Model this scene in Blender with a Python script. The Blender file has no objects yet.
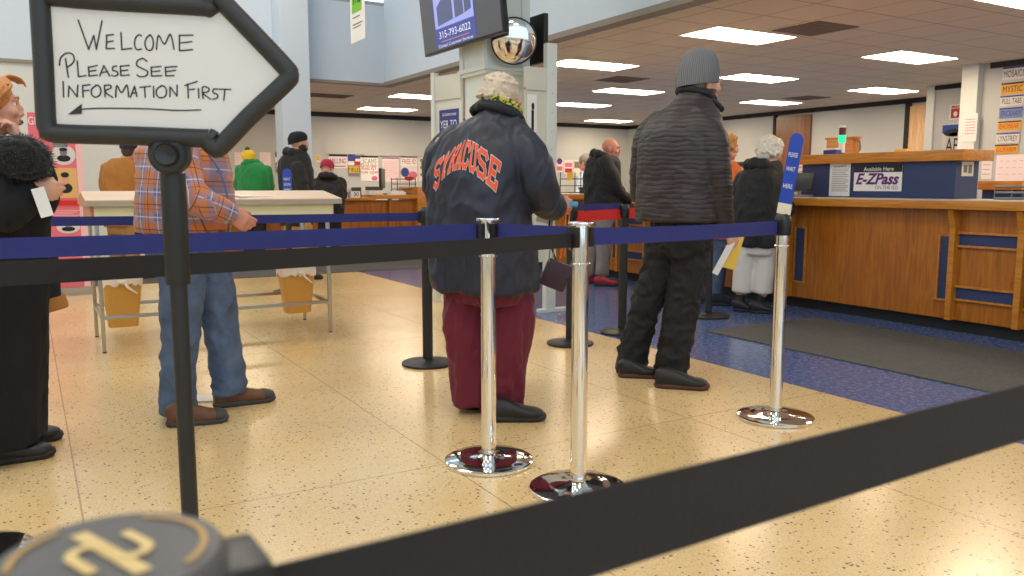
import bpy, bmesh, math, random
from mathutils import Vector, Matrix, noise
from mathutils.bvhtree import BVHTree
R = math.radians
S = bpy.context.scene
# ------------------------------------------------------------------ camera
F = 821.0                                   # focal length in pixels for a 1024 px wide frame
PITCH = math.atan(103 / F)
TH = math.atan(487 / math.hypot(F, 103))
CH = 1.12
cam = bpy.data.cameras.new('camera'); co = bpy.data.objects.new('camera', cam)
S.collection.objects.link(co); S.camera = co
co.location = (0, 0, CH); co.rotation_euler = (math.pi / 2 - PITCH, 0, -TH)
cam.sensor_width = 36; cam.lens = 36 * F / 1024; cam.clip_start = .02; cam.clip_end = 100
cam.dof.use_dof = True; cam.dof.focus_distance = 3.8; cam.dof.aperture_fstop = 7.5
# ------------------------------------------------------------------ world, lights, exposure
w = bpy.data.worlds.new('World'); S.world = w; w.use_nodes = True
w.node_tree.nodes['Background'].inputs[0].default_value = (.62, .82, 1, 1)
w.node_tree.nodes['Background'].inputs[1].default_value = 1.9
S.view_settings.view_transform = 'Standard'; S.view_settings.look = 'None'
S.view_settings.gamma = 1; S.view_settings.exposure = 0.0; S.view_settings.use_curve_mapping = False
def lamp(name, loc, sx, sy, power, col):
    l = bpy.data.lights.new(name, 'AREA'); l.shape = 'RECTANGLE'; l.size = sx; l.size_y = sy
    l.energy = power; l.color = col
    o = bpy.data.objects.new(name, l); S.collection.objects.link(o); o.location = loc
    return o
WARM = (1, .86, .66)
for (x, y) in ((-2.5, -1), (1.5, -1), (-2.5, 3), (1.5, 3), (-2.5, 7), (1.5, 7), (-1.5, 11), (2.5, 11)):
    lamp('lobby_ceiling_lamp', (x, y, 5.3), 1.2, 1.2, 60, (1, .91, .78))
LENS_STRENGTH = 24.0
# ------------------------------------------------------------------ camera maths, used to read places off the photograph
_fw = Vector((math.sin(TH) * math.cos(PITCH), math.cos(TH) * math.cos(PITCH), -math.sin(PITCH)))
_rt = Vector((math.cos(TH), -math.sin(TH), 0)); _up = _rt.cross(_fw)
def ray(x, y): return _fw + _rt * ((x - 512) / F) + _up * ((288 - y) / F)
C0 = Vector((0, 0, CH))
def at_z(x, y, z=0.): r = ray(x, y); return C0 + r * ((z - CH) / r.z)
def at_x(x, y, X): r = ray(x, y); return C0 + r * (X / r.x)
def at_y(x, y, Y): r = ray(x, y); return C0 + r * (Y / r.y)
def at_d(x, y, d):
    r = ray(x, y); h = r.x * math.sin(TH) + r.y * math.cos(TH); return C0 + r * (d / h)
# ------------------------------------------------------------------ materials
MATS = {}
def srgb(c):
    return tuple(((v / 255) / 12.92 if v / 255 <= .04045 else ((v / 255 + .055) / 1.055) ** 2.4) for v in c) + (1,)
def mat(name, col=(128, 128, 128), rough=.6, metal=0., bump=0., bscale=60., var=0., vscale=6., spec=.5, sheen=0., emit=0., stretch=None, coat=0.):
    if name in MATS: return MATS[name]
    m = bpy.data.materials.new(name); m.use_nodes = True; MATS[name] = m
    nt = m.node_tree; b = nt.nodes['Principled BSDF']; c = srgb(col)
    b.inputs['Base Color'].default_value = c; b.inputs['Roughness'].default_value = rough
    b.inputs['Metallic'].default_value = metal; b.inputs['Specular IOR Level'].default_value = spec
    if sheen: b.inputs['Sheen Weight'].default_value = sheen
    if coat: b.inputs['Coat Weight'].default_value = coat; b.inputs['Coat Roughness'].default_value = .12
    if emit: b.inputs['Emission Color'].default_value = c; b.inputs['Emission Strength'].default_value = emit
    if bump or var:
        tc = nt.nodes.new('ShaderNodeTexCoord'); mp = nt.nodes.new('ShaderNodeMapping')
        nt.links.new(tc.outputs['Object'], mp.inputs[0])
        if stretch: mp.inputs['Scale'].default_value = stretch
    if var:
        n = nt.nodes.new('ShaderNodeTexNoise'); n.inputs['Scale'].default_value = vscale; n.inputs['Detail'].default_value = 4
        nt.links.new(mp.outputs[0], n.inputs[0])
        r = nt.nodes.new('ShaderNodeMapRange'); r.inputs[1].default_value = .3; r.inputs[2].default_value = .7
        r.inputs[3].default_value = 1 - var; r.inputs[4].default_value = 1 + var
        nt.links.new(n.outputs[0], r.inputs[0])
        h = nt.nodes.new('ShaderNodeHueSaturation'); h.inputs['Color'].default_value = c
        nt.links.new(r.outputs[0], h.inputs['Value']); nt.links.new(h.outputs[0], b.inputs['Base Color'])
    if bump:
        n = nt.nodes.new('ShaderNodeTexNoise'); n.inputs['Scale'].default_value = bscale; n.inputs['Detail'].default_value = 3
        nt.links.new(mp.outputs[0], n.inputs[0])
        bp = nt.nodes.new('ShaderNodeBump'); bp.inputs['Strength'].default_value = bump; bp.inputs['Distance'].default_value = .01
        nt.links.new(n.outputs[0], bp.inputs['Height']); nt.links.new(bp.outputs[0], b.inputs['Normal'])
    return m
def newmat(name):
    m = bpy.data.materials.new(name); m.use_nodes = True; MATS[name] = m
    return m, m.node_tree, m.node_tree.nodes['Principled BSDF']
def N(nt, t, **kw):
    n = nt.nodes.new(t)
    for k, v in kw.items():
        if k.startswith('i_'): n.inputs[k[2:].replace('_', ' ')].default_value = v
        else: setattr(n, k, v)
    return n
def math_node(nt, op, a, b=None, c=None):
    n = nt.nodes.new('ShaderNodeMath'); n.operation = op
    for i, v in enumerate((a, b, c)):
        if v is None: continue
        if isinstance(v, (int, float)): n.inputs[i].default_value = v
        else: nt.links.new(v, n.inputs[i])
    return n.outputs[0]
def mixc(nt, fac, a, b):
    n = nt.nodes.new('ShaderNodeMix'); n.data_type = 'RGBA'
    for s, v in ((n.inputs[0], fac), (n.inputs[6], a), (n.inputs[7], b)):
        if isinstance(v, (int, float, tuple)): s.default_value = v
        else: nt.links.new(v, s)
    return n.outputs[2]
def line_mask(nt, coord, period, off, width):
    """1 inside a thin line repeated every period"""
    a = math_node(nt, 'SUBTRACT', coord, off - period * 200)
    f = math_node(nt, 'MODULO', a, period)
    return math_node(nt, 'LESS_THAN', f, width)
def pos_xyz(nt, kind='Object'):
    tc = nt.nodes.new('ShaderNodeTexCoord'); s = nt.nodes.new('ShaderNodeSeparateXYZ')
    nt.links.new(tc.outputs[kind], s.inputs[0]); return tc.outputs[kind], s.outputs
# terrazzo
m, nt, b = newmat('terrazzo'); co_, xyz = pos_xyz(nt)
base = srgb((226, 201, 160))
n1 = N(nt, 'ShaderNodeTexNoise', i_Scale=1.1, i_Detail=3.); nt.links.new(co_, n1.inputs[0])
r1 = N(nt, 'ShaderNodeMapRange'); r1.inputs[1].default_value = .3; r1.inputs[2].default_value = .7; nt.links.new(n1.outputs[0], r1.inputs[0])
c = mixc(nt, r1.outputs[0], srgb((214, 180, 124)), srgb((226, 197, 146)))
v1 = N(nt, 'ShaderNodeTexVoronoi', i_Scale=72.); nt.links.new(co_, v1.inputs['Vector'])
sp = nt.nodes.new('ShaderNodeSeparateColor'); nt.links.new(v1.outputs['Color'], sp.inputs[0])
rad = math_node(nt, 'MULTIPLY', sp.outputs[1], .42)
inside = math_node(nt, 'LESS_THAN', v1.outputs['Distance'], rad)
dark = math_node(nt, 'MULTIPLY', inside, math_node(nt, 'GREATER_THAN', sp.outputs[0], .66))
lite = math_node(nt, 'MULTIPLY', inside, math_node(nt, 'LESS_THAN', sp.outputs[0], .30))
c = mixc(nt, math_node(nt, 'MULTIPLY', dark, .85), c, srgb((86, 62, 42)))
c = mixc(nt, math_node(nt, 'MULTIPLY', lite, .3), c, srgb((244, 232, 208)))
v2 = N(nt, 'ShaderNodeTexVoronoi', i_Scale=210.); nt.links.new(co_, v2.inputs['Vector'])
sp2 = nt.nodes.new('ShaderNodeSeparateColor'); nt.links.new(v2.outputs['Color'], sp2.inputs[0])
d2 = math_node(nt, 'MULTIPLY', math_node(nt, 'LESS_THAN', v2.outputs['Distance'], .35), math_node(nt, 'GREATER_THAN', sp2.outputs[0], .72))
c = mixc(nt, math_node(nt, 'MULTIPLY', d2, .7), c, srgb((134, 102, 64)))
jl = math_node(nt, 'MAXIMUM', line_mask(nt, xyz[0], 1.30, .095, .006), line_mask(nt, xyz[1], 2.6, 2.9, .006))
c = mixc(nt, math_node(nt, 'MULTIPLY', jl, .55), c, srgb((120, 100, 70)))
nt.links.new(c, b.inputs['Base Color']); b.inputs['Roughness'].default_value = .22; b.inputs['Specular IOR Level'].default_value = .45
# blue vinyl
m, nt, b = newmat('blue_vinyl'); co_, xyz = pos_xyz(nt)
n1 = N(nt, 'ShaderNodeTexNoise', i_Scale=34., i_Detail=5., i_Roughness=.75); nt.links.new(co_, n1.inputs[0])
r = nt.nodes.new('ShaderNodeValToRGB'); nt.links.new(n1.outputs[0], r.inputs[0])
r.color_ramp.elements[0].position = .35; r.color_ramp.elements[0].color = srgb((62, 82, 132))
r.color_ramp.elements[1].position = .7; r.color_ramp.elements[1].color = srgb((140, 158, 194))
e = r.color_ramp.elements.new(.52); e.color = srgb((86, 106, 154))
jl = math_node(nt, 'MAXIMUM', line_mask(nt, xyz[0], .305, .1, .003), line_mask(nt, xyz[1], .305, .1, .003))
c = mixc(nt, math_node(nt, 'MULTIPLY', jl, .35), r.outputs[0], srgb((40, 44, 80)))
nt.links.new(c, b.inputs['Base Color']); b.inputs['Roughness'].default_value = .18
# ceiling tiles
m, nt, b = newmat('ceiling_tile'); co_, xyz = pos_xyz(nt)
g = math_node(nt, 'MAXIMUM', line_mask(nt, xyz[0], .6096, 6.27, .014), line_mask(nt, xyz[1], .6096, 6.45, .016))
n1 = N(nt, 'ShaderNodeTexNoise', i_Scale=1.3, i_Detail=4.); nt.links.new(co_, n1.inputs[0])
c = mixc(nt, n1.outputs[0], srgb((222, 202, 168)), srgb((232, 212, 180)))
n2 = N(nt, 'ShaderNodeTexNoise', i_Scale=160.); nt.links.new(co_, n2.inputs[0])
c = mixc(nt, math_node(nt, 'MULTIPLY', n2.outputs[0], .25), c, srgb((130, 115, 100)))
c = mixc(nt, math_node(nt, 'MULTIPLY', g, .6), c, srgb((90, 76, 66)))
nt.links.new(c, b.inputs['Base Color']); b.inputs['Roughness'].default_value = .9
# oak
def oak(name, cols, sc=(9, 9, .7), rough=.32):
    m, nt, b = newmat(name); co_, xyz = pos_xyz(nt)
    mp = N(nt, 'ShaderNodeMapping'); mp.inputs['Scale'].default_value = sc; nt.links.new(co_, mp.inputs[0])
    n1 = N(nt, 'ShaderNodeTexNoise', i_Scale=3.2, i_Detail=7., i_Roughness=.62, i_Distortion=1.1); nt.links.new(mp.outputs[0], n1.inputs[0])
    r = nt.nodes.new('ShaderNodeValToRGB'); nt.links.new(n1.outputs[0], r.inputs[0])
    r.color_ramp.elements[0].position = .36; r.color_ramp.elements[0].color = srgb(cols[0])
    r.color_ramp.elements[1].position = .66; r.color_ramp.elements[1].color = srgb(cols[2])
    e = r.color_ramp.elements.new(.5); e.color = srgb(cols[1])
    nt.links.new(r.outputs[0], b.inputs['Base Color']); b.inputs['Roughness'].default_value = rough
    b.inputs['Coat Weight'].default_value = .25; b.inputs['Coat Roughness'].default_value = .25
    return m
OAK = oak('golden_oak', ((150, 84, 20), (172, 98, 22), (184, 112, 32)))
OAKH = oak('golden_oak_edge', ((178, 106, 28), (196, 122, 34), (206, 136, 46)), sc=(9, .7, 9))
OAKX = oak('golden_oak_rail', ((178, 106, 28), (196, 122, 34), (206, 136, 46)), sc=(.7, 9, 9))
DOORW = oak('brown_door_veneer', ((96, 58, 22), (124, 76, 30), (140, 90, 40)), sc=(6, 6, .5))
DOORL = oak('light_door_veneer', ((196, 156, 108), (212, 174, 126), (224, 190, 146)), sc=(6, 6, .5))
# carpet
mat('mat_grey', (88, 86, 82), .95, var=.22, vscale=60, bump=.6, bscale=300)
mat('wall_white', (214, 214, 208), .75, var=.02, vscale=1.5)
mat('wall_upper', (208, 219, 230), .8, var=.015, vscale=1.2)
mat('wall_grey', (188, 190, 184), .75, var=.02, vscale=2)
mat('wall_shade', (200, 202, 196), .75)  # plain pale grey of the nook partition
mat('bulkhead_edge', (148, 138, 124), .8)
mat('trim_black', (24, 22, 22), .6)
mat('pillar_white', (212, 216, 208), .6)
mat('panel_cream', (208, 206, 190), .6)
mat('chrome', (235, 232, 228), .07, 1.)
mat('brushed_steel', (186, 180, 168), .3, 1.)
mat('black_plastic', (26, 25, 25), .35, bump=.05, bscale=400)
mat('black_matte', (30, 29, 28), .6)
mat('black_metal', (30, 30, 28), .45)
mat('dark_grey_plastic', (62, 60, 58), .5)
mat('grey_plastic', (140, 140, 138), .5)
mat('screen_dark', (44, 44, 46), .3)
mat('white_plastic', (226, 222, 212), .4)
mat('paper', (236, 232, 226), .85); mat('paper_pink', (238, 218, 214), .85); mat('paper_warm', (226, 216, 190), .85)
mat('ink_black', (30, 28, 30), .8); mat('ink_grey', (120, 116, 120), .8); mat('ink_blue', (52, 62, 130), .7)
mat('ink_red', (186, 46, 50), .7); mat('ink_purple', (98, 34, 112), .7); mat('ink_yellow', (224, 178, 40), .7)
mat('ink_green', (120, 190, 40), .7); mat('ink_white', (236, 234, 230), .7); mat('ink_pink', (214, 110, 130), .7)
mat('plate_yellow', (222, 160, 36), .5); mat('plate_white', (214, 210, 204), .5); mat('plate_blue', (112, 130, 176), .5)
mat('blue_laminate', (44, 58, 98), .5, var=.05, vscale=5)
mat('counter_laminate', (196, 190, 176), .35)
mat('belt_blue', (28, 38, 112), .65, bump=.25, bscale=500, var=.06, vscale=20)
mat('belt_black', (27, 22, 22), .7, bump=.35, bscale=500, var=.08, vscale=20)
mat('belt_red', (214, 24, 22), .6)
mat('sign_blue', (30, 68, 170), .45)
mat('sign_board', (222, 214, 204), .35)
mat('marker', (44, 38, 42), .6)
mat('skin', (214, 158, 132), .5, var=.07, vscale=14, bump=.08, bscale=90); mat('skin_ruddy', (206, 138, 114), .5, var=.1, vscale=14)
mat('lips', (176, 96, 88), .5)
mat('eye_white', (230, 226, 220), .25); mat('eye_dark', (40, 34, 30), .2)

# ------------------------------------------------------------------ object helpers
COL = S.collection
def link(name, me, m=None, parent=None):
    o = bpy.data.objects.new(name, me); COL.objects.link(o)
    if m is not None and me is not None:
        me.materials.clear()
        for q in (m if isinstance(m, (list, tuple)) else [m]): me.materials.append(MATS[q] if isinstance(q, str) else q)
    if parent: o.parent = parent
    return o
def bm_obj(name, bm, m, parent=None, smooth=True, origin=None):
    bmesh.ops.recalc_face_normals(bm, faces=bm.faces)
    if origin is not None: bmesh.ops.translate(bm, vec=-Vector(origin), verts=bm.verts)
    me = bpy.data.meshes.new(name); bm.to_mesh(me); bm.free()
    if smooth:
        for p in me.polygons: p.use_smooth = True
        try: me.set_sharp_from_angle(angle=R(40))
        except Exception: pass
    o = link(name, me, m, parent)
    if origin is not None: o.location = Vector(origin)
    return o
def tag(o, label=None, cat=None, group=None, kind=None):
    if label: o['label'] = label
    if cat: o['category'] = cat
    if group: o['group'] = group
    if kind: o['kind'] = kind
    return o
def empty(name, loc=(0, 0, 0), rz=0):
    o = bpy.data.objects.new(name, None); COL.objects.link(o); o.location = loc; o.rotation_euler = (0, 0, rz); o.empty_display_size = .05
    return o
def Wm(o): return Matrix() if o is None else Wm(o.parent) @ o.matrix_parent_inverse @ Matrix.LocRotScale(o.location, o.rotation_euler, o.scale)
def adopt(o, p):
    o.parent = p; o.matrix_parent_inverse = Wm(p).inverted(); return o
def ztagged(name, label, cat, loc=(0, 0, 0), rz=0, group=None): return tag(empty(name, loc, rz), label, cat, group)
def box(bm, x0, x1, y0, y1, z0, z1, bevel=0., M=None):
    r = bmesh.ops.create_cube(bm, size=1.); vs = r['verts']
    for v in vs: v.co = Vector(((x0 + x1) / 2 + v.co.x * (x1 - x0), (y0 + y1) / 2 + v.co.y * (y1 - y0), (z0 + z1) / 2 + v.co.z * (z1 - z0)))
    es = list({e for v in vs for e in v.link_edges})
    if bevel: vs = list({v for v in bmesh.ops.bevel(bm, geom=es, offset=bevel, segments=2, affect='EDGES', profile=.7)['verts']} | {v for v in vs if v.is_valid})
    if M is not None:
        for v in vs: v.co = M @ v.co
    return vs
def bx(name, dims, m, parent=None, bevel=0., M=None, smooth=False):
    bm = bmesh.new(); box(bm, *dims, bevel=bevel, M=M); return bm_obj(name, bm, m, parent, smooth=bool(bevel))
def struct(name, dims, m): return tag(bx(name, dims, m), kind='structure')
def ring(bm, c, a, b, n): return [bm.verts.new(c + a * math.cos(2 * math.pi * i / n) + b * math.sin(2 * math.pi * i / n)) for i in range(n)]
def bridge(bm, rings, cap=True):
    n = len(rings[0])
    for A, B in zip(rings, rings[1:]):
        for i in range(n): bm.faces.new((A[i], A[(i + 1) % n], B[(i + 1) % n], B[i]))
    if cap: bm.faces.new(rings[0][::-1]); bm.faces.new(rings[-1])
def tube(bm, pts, r, n=10, cap=True, closed=False):
    pts = [Vector(p) for p in pts]; rs = r if isinstance(r, (list, tuple)) else [r] * len(pts)
    t = (pts[1] - pts[0]).normalized(); u = t.orthogonal().normalized(); rings = []
    for i, p in enumerate(pts):
        if closed: t2 = (pts[(i + 1) % len(pts)] - pts[i - 1]).normalized()
        else: t2 = (pts[min(i + 1, len(pts) - 1)] - pts[max(i - 1, 0)]).normalized()
        q = t.rotation_difference(t2); u = (q @ u).normalized(); t = t2; u = (u - t * u.dot(t)).normalized()
        rings.append(ring(bm, p, u * rs[i], t.cross(u) * rs[i], n))
    if closed: rings.append(rings[0]); bridge(bm, rings, False)
    else: bridge(bm, rings, cap)
def lathe(bm, prof, c=(0, 0, 0), n=36, axis=None):
    """prof: list of (radius, height)"""
    c = Vector(c); Z = Vector(axis).normalized() if axis else Vector((0, 0, 1)); X = Z.orthogonal().normalized(); Y = Z.cross(X); rings = []
    for r, h in prof: rings.append(ring(bm, c + Z * h, X * max(r, 1e-4), Y * max(r, 1e-4), n))
    bridge(bm, rings, True)
def catmull(P, k=4):
    """P: list of tuples of floats -> smoothed list"""
    out = []
    for i in range(len(P) - 1):
        p0 = P[max(i - 1, 0)]; p1 = P[i]; p2 = P[i + 1]; p3 = P[min(i + 2, len(P) - 1)]
        for j in range(k):
            t = j / k
            out.append(tuple(.5 * ((2 * b) + (-a + c_) * t + (2 * a - 5 * b + 4 * c_ - d) * t * t + (-a + 3 * b - 3 * c_ + d) * t ** 3) for a, b, c_, d in zip(p0, p1, p2, p3)))
    out.append(P[-1]); return out
def blob(bm, c, r, rot=None, sub=2):
    v = bmesh.ops.create_icosphere(bm, subdivisions=sub, radius=1.)['verts']
    r = (r, r, r) if isinstance(r, (int, float)) else r
    M = Matrix.Translation(Vector(c)) @ (rot.to_4x4() if rot is not None else Matrix()) @ Matrix.Diagonal((r[0], r[1], r[2], 1))
    for q in v: q.co = M @ q.co
def text_mesh(body, size, bold=0., align='CENTER', shear=0., spacing=1.):
    cu = bpy.data.curves.new('t', 'FONT'); cu.body = body; cu.size = size; cu.align_x = align; cu.align_y = 'CENTER'
    cu.offset = bold; cu.shear = shear; cu.space_character = spacing; cu.resolution_u = 3
    o = bpy.data.objects.new('t', cu); COL.objects.link(o)
    dg = bpy.context.evaluated_depsgraph_get(); me = bpy.data.meshes.new_from_object(o.evaluated_get(dg))
    bpy.data.objects.remove(o); bpy.data.curves.remove(cu)
    return me
class Face:
    """a flat printable face: origin o, unit u (reading direction), v (up), n outwards"""
    def __init__(s, o, u, v): s.o = Vector(o); s.u = Vector(u).normalized(); s.v = Vector(v).normalized(); s.n = s.u.cross(s.v).normalized()
    def P(s, x, y, h=0.): return s.o + s.u * x + s.v * y + s.n * h
    def M(s, x, y, h): 
        M = Matrix.Identity(4)
        for i, a in enumerate((s.u, s.v, s.n)): M[0][i], M[1][i], M[2][i] = a
        M.translation = s.P(x, y, h); return M
    def slab(s, bm, x0, x1, y0, y1, h0, h1, bevel=0.):
        box(bm, x0, x1, y0, y1, h0, h1, bevel=bevel, M=s.M(0, 0, 0))
    def text(s, body, x, y, size, m, parent, h=.003, bold=0., name='lettering', shear=0., fitw=None, align='CENTER'):
        me = text_mesh(body, size, bold, align, shear); M = s.M(x, y, h)
        if fitw:
            xs = [v.co.x for v in me.vertices]
            if xs: M = M @ Matrix.Diagonal((fitw / max(max(xs) - min(xs), 1e-6), 1, 1, 1))
        me.transform(M)
        return link(name, me, m, parent)
def poster(name, label, cat, fc, w, h, m, items=(), group=None, th=.004, lift=0.):
    """fc: Face whose origin is the lower left corner"""
    bm = bmesh.new(); fc.slab(bm, 0, w, 0, h, lift, lift + th)
    root = tag(bm_obj(name, bm, m, smooth=False), label, cat, group)
    bms = {}
    for it in items:
        if it[0] == 'text':
            _, s, x, y, sz, mm = it[:6]; fc.text(s, x * w, y * h, sz, mm, root, h=lift + th + .003, fitw=(it[6] * w if len(it) > 6 else None), bold=(.004 if s.startswith('E-Z') else .0), shear=(.3 if s.startswith('E-Z') else 0.))
        else:
            _, x0, x1, y0, y1, mm, nm = it[:7]
            b2 = bmesh.new()
            if it[0] == 'rect': fc.slab(b2, x0 * w, x1 * w, y0 * h, y1 * h, lift + th, lift + th + .0015)
            else:
                a = ring(b2, fc.P((x0 + x1) / 2 * w, (y0 + y1) / 2 * h, lift + th + .002), fc.u * (x1 - x0) / 2 * w, fc.v * (y1 - y0) / 2 * h, 20); b2.faces.new(a)
            bm_obj(nm, b2, mm, root, smooth=False)
    return root
def lines(x0, x1, ys, m, t=.012):
    return [('rect', x0, x1 - (.12 if i % 3 == 2 else 0), y - t / 2, y + t / 2, m, 'printed_line') for i, y in enumerate(ys)]
#@@PART2
# ================================================================== THE SETTING
Hc = 2.75
struct('floor', (-5, 3.67, -4, 13.1, -.1, 0), 'terrazzo')
struct('floor_back', (-5, 3.67, 13.1, 18.4, -.1, 0), 'terrazzo')
struct('floor_blue', (3.67, 14.7, -4, 18.4, -.1, .0), 'blue_vinyl')
struct('ceiling', (5.36, 14.8, -4, 18.6, Hc, Hc + .12), 'ceiling_tile')
struct('ceiling_back', (-5, 5.36, 13.15, 18.6, Hc, Hc + .12), 'ceiling_tile')
struct('ceiling_lobby', (-5, 5.4, -4, 13.2, 5.4, 5.5), 'wall_upper')
struct('wall_bulkhead_right', (5.22, 5.38, -4, 13.0, Hc + .05, 5.4), 'wall_upper')
struct('trim_1', (5.205, 5.38, -4, 13.0, Hc - .012, Hc + .05), 'bulkhead_edge')
struct('wall_bulkhead_back', (-5, 5.38, 13.0, 13.15, Hc + .03, 4.01), 'wall_upper')
struct('trim_2', (-5, 5.38, 12.985, 13.15, Hc - .012, Hc + .03), 'bulkhead_edge')
struct('wall_back_left', (-5, 2.2, 13.02, 13.15, 0, Hc - .012), 'wall_white')
struct('wall_back', (2.0, 14.8, 18.4, 18.55, 0, Hc), 'wall_grey')
struct('wall_side', (2.0, 2.14, 13.15, 18.4, 0, Hc), 'wall_white')
struct('trim_3', (2.1, 14.6, 18.37, 18.41, Hc - .10, Hc), 'trim_black')
struct('wall_right', (14.6, 14.75, 8.5, 18.4, 0, Hc), 'wall_grey')
struct('trim_4', (14.56, 14.61, 8.5, 18.4, Hc - .09, Hc), 'trim_black')
struct('wall_nook', (13.1, 13.3, 4, 8.455, 0, Hc), 'wall_shade')
struct('trim_5', (13.07, 13.12, 4, 8.42, Hc - .075, Hc), 'trim_black')
struct('trim_6', (13.08, 13.32, 8.42, 8.56, 0, Hc), 'pillar_white')
struct('wall_near_right', (11.32, 11.47, -4, 6.6, 0, Hc), 'wall_grey')
struct('trim_7', (11.29, 11.34, -4, 6.5, Hc - .075, Hc), 'trim_black')
struct('trim_8', (11.2, 11.47, 6.6, 6.83, 0, Hc), 'pillar_white')
struct('wall_left', (-5.15, -5, -4, 13.1, 0, 2.9), 'wall_white')
struct('wall_front', (-5, 14.8, -4.15, -4, 0, .4), 'wall_white')
struct('wall_front_right', (5.38, 14.8, -4.15, -4, .4, Hc), 'wall_grey')
struct('wall_right_near', (14.6, 14.75, -4, 8.5, 0, Hc), 'wall_grey')
# window glass : the lobby's clerestory, left glazing and shop front
m, nt, b = newmat('pane_glass'); nt.nodes.remove(b)
tr = nt.nodes.new('ShaderNodeBsdfTransparent'); gl = nt.nodes.new('ShaderNodeBsdfGlossy'); gl.inputs['Roughness'].default_value = .02
mx = nt.nodes.new('ShaderNodeMixShader'); mx.inputs[0].default_value = .07
nt.links.new(tr.outputs[0], mx.inputs[1]); nt.links.new(gl.outputs[0], mx.inputs[2])
nt.links.new(mx.outputs[0], nt.nodes['Material Output'].inputs[0])
def window(n, dims, axis, nm):
    x0, x1, y0, y1, z0, z1 = dims
    fr = bmesh.new(); t = .06
    L = (x1 - x0) if axis == 'x' else (y1 - y0)
    for z in (z0, z1 - t): box(fr, x0, x1, y0, y1, z, z + t)
    for i in range(nm + 1):
        a = (L - t) * i / nm
        if axis == 'x': box(fr, x0 + a, x0 + a + t, y0, y1, z0, z1)
        else: box(fr, x0, x1, y0 + a, y0 + a + t, z0, z1)
    o = tag(bm_obj('window_%d' % n, fr, 'brushed_steel', smooth=False), kind='structure')
    cx, cy = (x0 + x1) / 2, (y0 + y1) / 2
    p = bx('pane', (x0 if axis == 'x' else cx - .004, x1 if axis == 'x' else cx + .004, cy - .004 if axis == 'x' else y0, cy + .004 if axis == 'x' else y1, z0, z1), 'pane_glass', o)
window(1, (-5, 5.38, 13.03, 13.1, 4.01, 5.4), 'x', 6)
window(2, (-5.1, -5.03, -4, 13.1, 2.9, 5.4), 'y', 9)
window(3, (-5, 5.38, -4.12, -4.05, .4, 5.4), 'x', 6)
def door(n, dims, fdims, m, hand):
    o = tag(bx('door_%d' % n, dims, m), kind='structure')
    bx('door_frame', fdims, 'trim_black', o)
    b2 = bmesh.new(); x, y, z = hand; tube(b2, [(x, y, z), (x - .05, y, z), (x - .05, y - .1, z)], .01); bm_obj('door_handle', b2, 'brushed_steel', o)
door(1, (14.54, 14.6, 12.14, 13.09, 0, 2.62), (14.52, 14.62, 13.09, 13.15, 0, 2.68), DOORW, (14.54, 13.0, 1.0))
door(2, (14.54, 14.6, 9.45, 9.84, 0, 2.60), (14.52, 14.62, 9.84, 9.93, 0, 2.68), DOORL, (14.54, 9.8, 1.0))
# square white column at the back of the lobby
struct('pillar_back', (3.40, 3.83, 12.56, 12.99, 0, 5.4), 'wall_upper')
# ------------------------------------------------------------------ ceiling fixtures
m, nt, b = newmat('light_lens'); co_, xyz = pos_xyz(nt)
v = N(nt, 'ShaderNodeTexVoronoi', i_Scale=26.); nt.links.new(co_, v.inputs['Vector'])
c = mixc(nt, math_node(nt, 'MULTIPLY', v.outputs['Distance'], 1.3), (1, .90, .74, 1), (1, .74, .5, 1))
nt.links.new(c, b.inputs['Emission Color']); b.inputs['Emission Strength'].default_value = LENS_STRENGTH
b.inputs['Base Color'].default_value = (.8, .8, .8, 1)
def panel_light():
    r = ztagged('ceiling_light', '', 'ceiling light', (0, 0, Hc), group='recessed fluorescent ceiling lights')
    f = bmesh.new()
    for d in ((-.61, .61, -.305, -.285), (-.61, .61, .285, .305), (-.61, -.59, -.305, .305), (.59, .61, -.305, .305)): box(f, *d, -.006, .02)
    bm_obj('frame', f, 'pillar_white', r, smooth=False)
    bx('lens', (-.59, .59, -.285, .285, -.004, .012), 'light_lens', r)
    return r
LP = [((6.88, 6.76), 'recessed light panel above and right of the grey knit cap'),
      ((6.80, 9.38), 'recessed light panel just right of the white kiosk post'),
      ((9.24, 11.66), 'recessed light panel directly left of the grey knit cap'),
      ((9.82, 9.22), 'recessed light panel right of the grey knit cap, upper of the two there'),
      ((12.92, 11.78), 'recessed light panel right of the grey knit cap, lower of the two there'),
      ((9.93, 6.76), 'recessed light panel above the signal tower light, larger of the two on the right'),
      ((13.0, 9.32), 'recessed light panel low over the light wood door'),
      ((6.88, 17.0), 'recessed light panel near the back wall above the posters'),
      ((6.50, 14.3), 'recessed light panel just left of the kiosk side panel'),
      ((9.93, 14.1), 'recessed light panel beside the kiosk post, low near the back wall'),
      ((13.0, 17.2), 'recessed light panel at the far back wall above the bald man'),
      ((9.93, 17.0), 'recessed light panel at the far back wall beside the kiosk post'),
      ((7.62, 4.12), 'recessed light panel cut by the top edge of the picture'),
      ((12.98, 14.2), 'recessed light panel hidden behind the grey knit cap'),
      ((12.98, 6.76), 'recessed light panel near the corner pillar'),
      ((10.6, 2.9), 'recessed light panel past the top right of the picture'),
      ((7.6, 1.5), 'recessed light panel over the near end of the counter'), ((10.6, 1.5), 'recessed light panel over the staff side near the camera'),
      ((6.88, -1.5), 'recessed light panel behind the camera over the queue'), ((9.9, -1.5), 'recessed light panel behind the camera over the staff area'),
      ((3.3, 16.0), 'recessed light panel in the low ceiling behind the column')]
pl = panel_light()
def copy_tree(o, parent=None):
    c = o.copy(); COL.objects.link(c); c.parent = parent
    for ch in [q for q in bpy.data.objects if q.parent == o]: copy_tree(ch, c)
    return c
for i, (p, lab) in enumerate(LP):
    o = pl if i == 0 else copy_tree(pl)
    o.location = (p[0], p[1], Hc); o['label'] = lab
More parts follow.
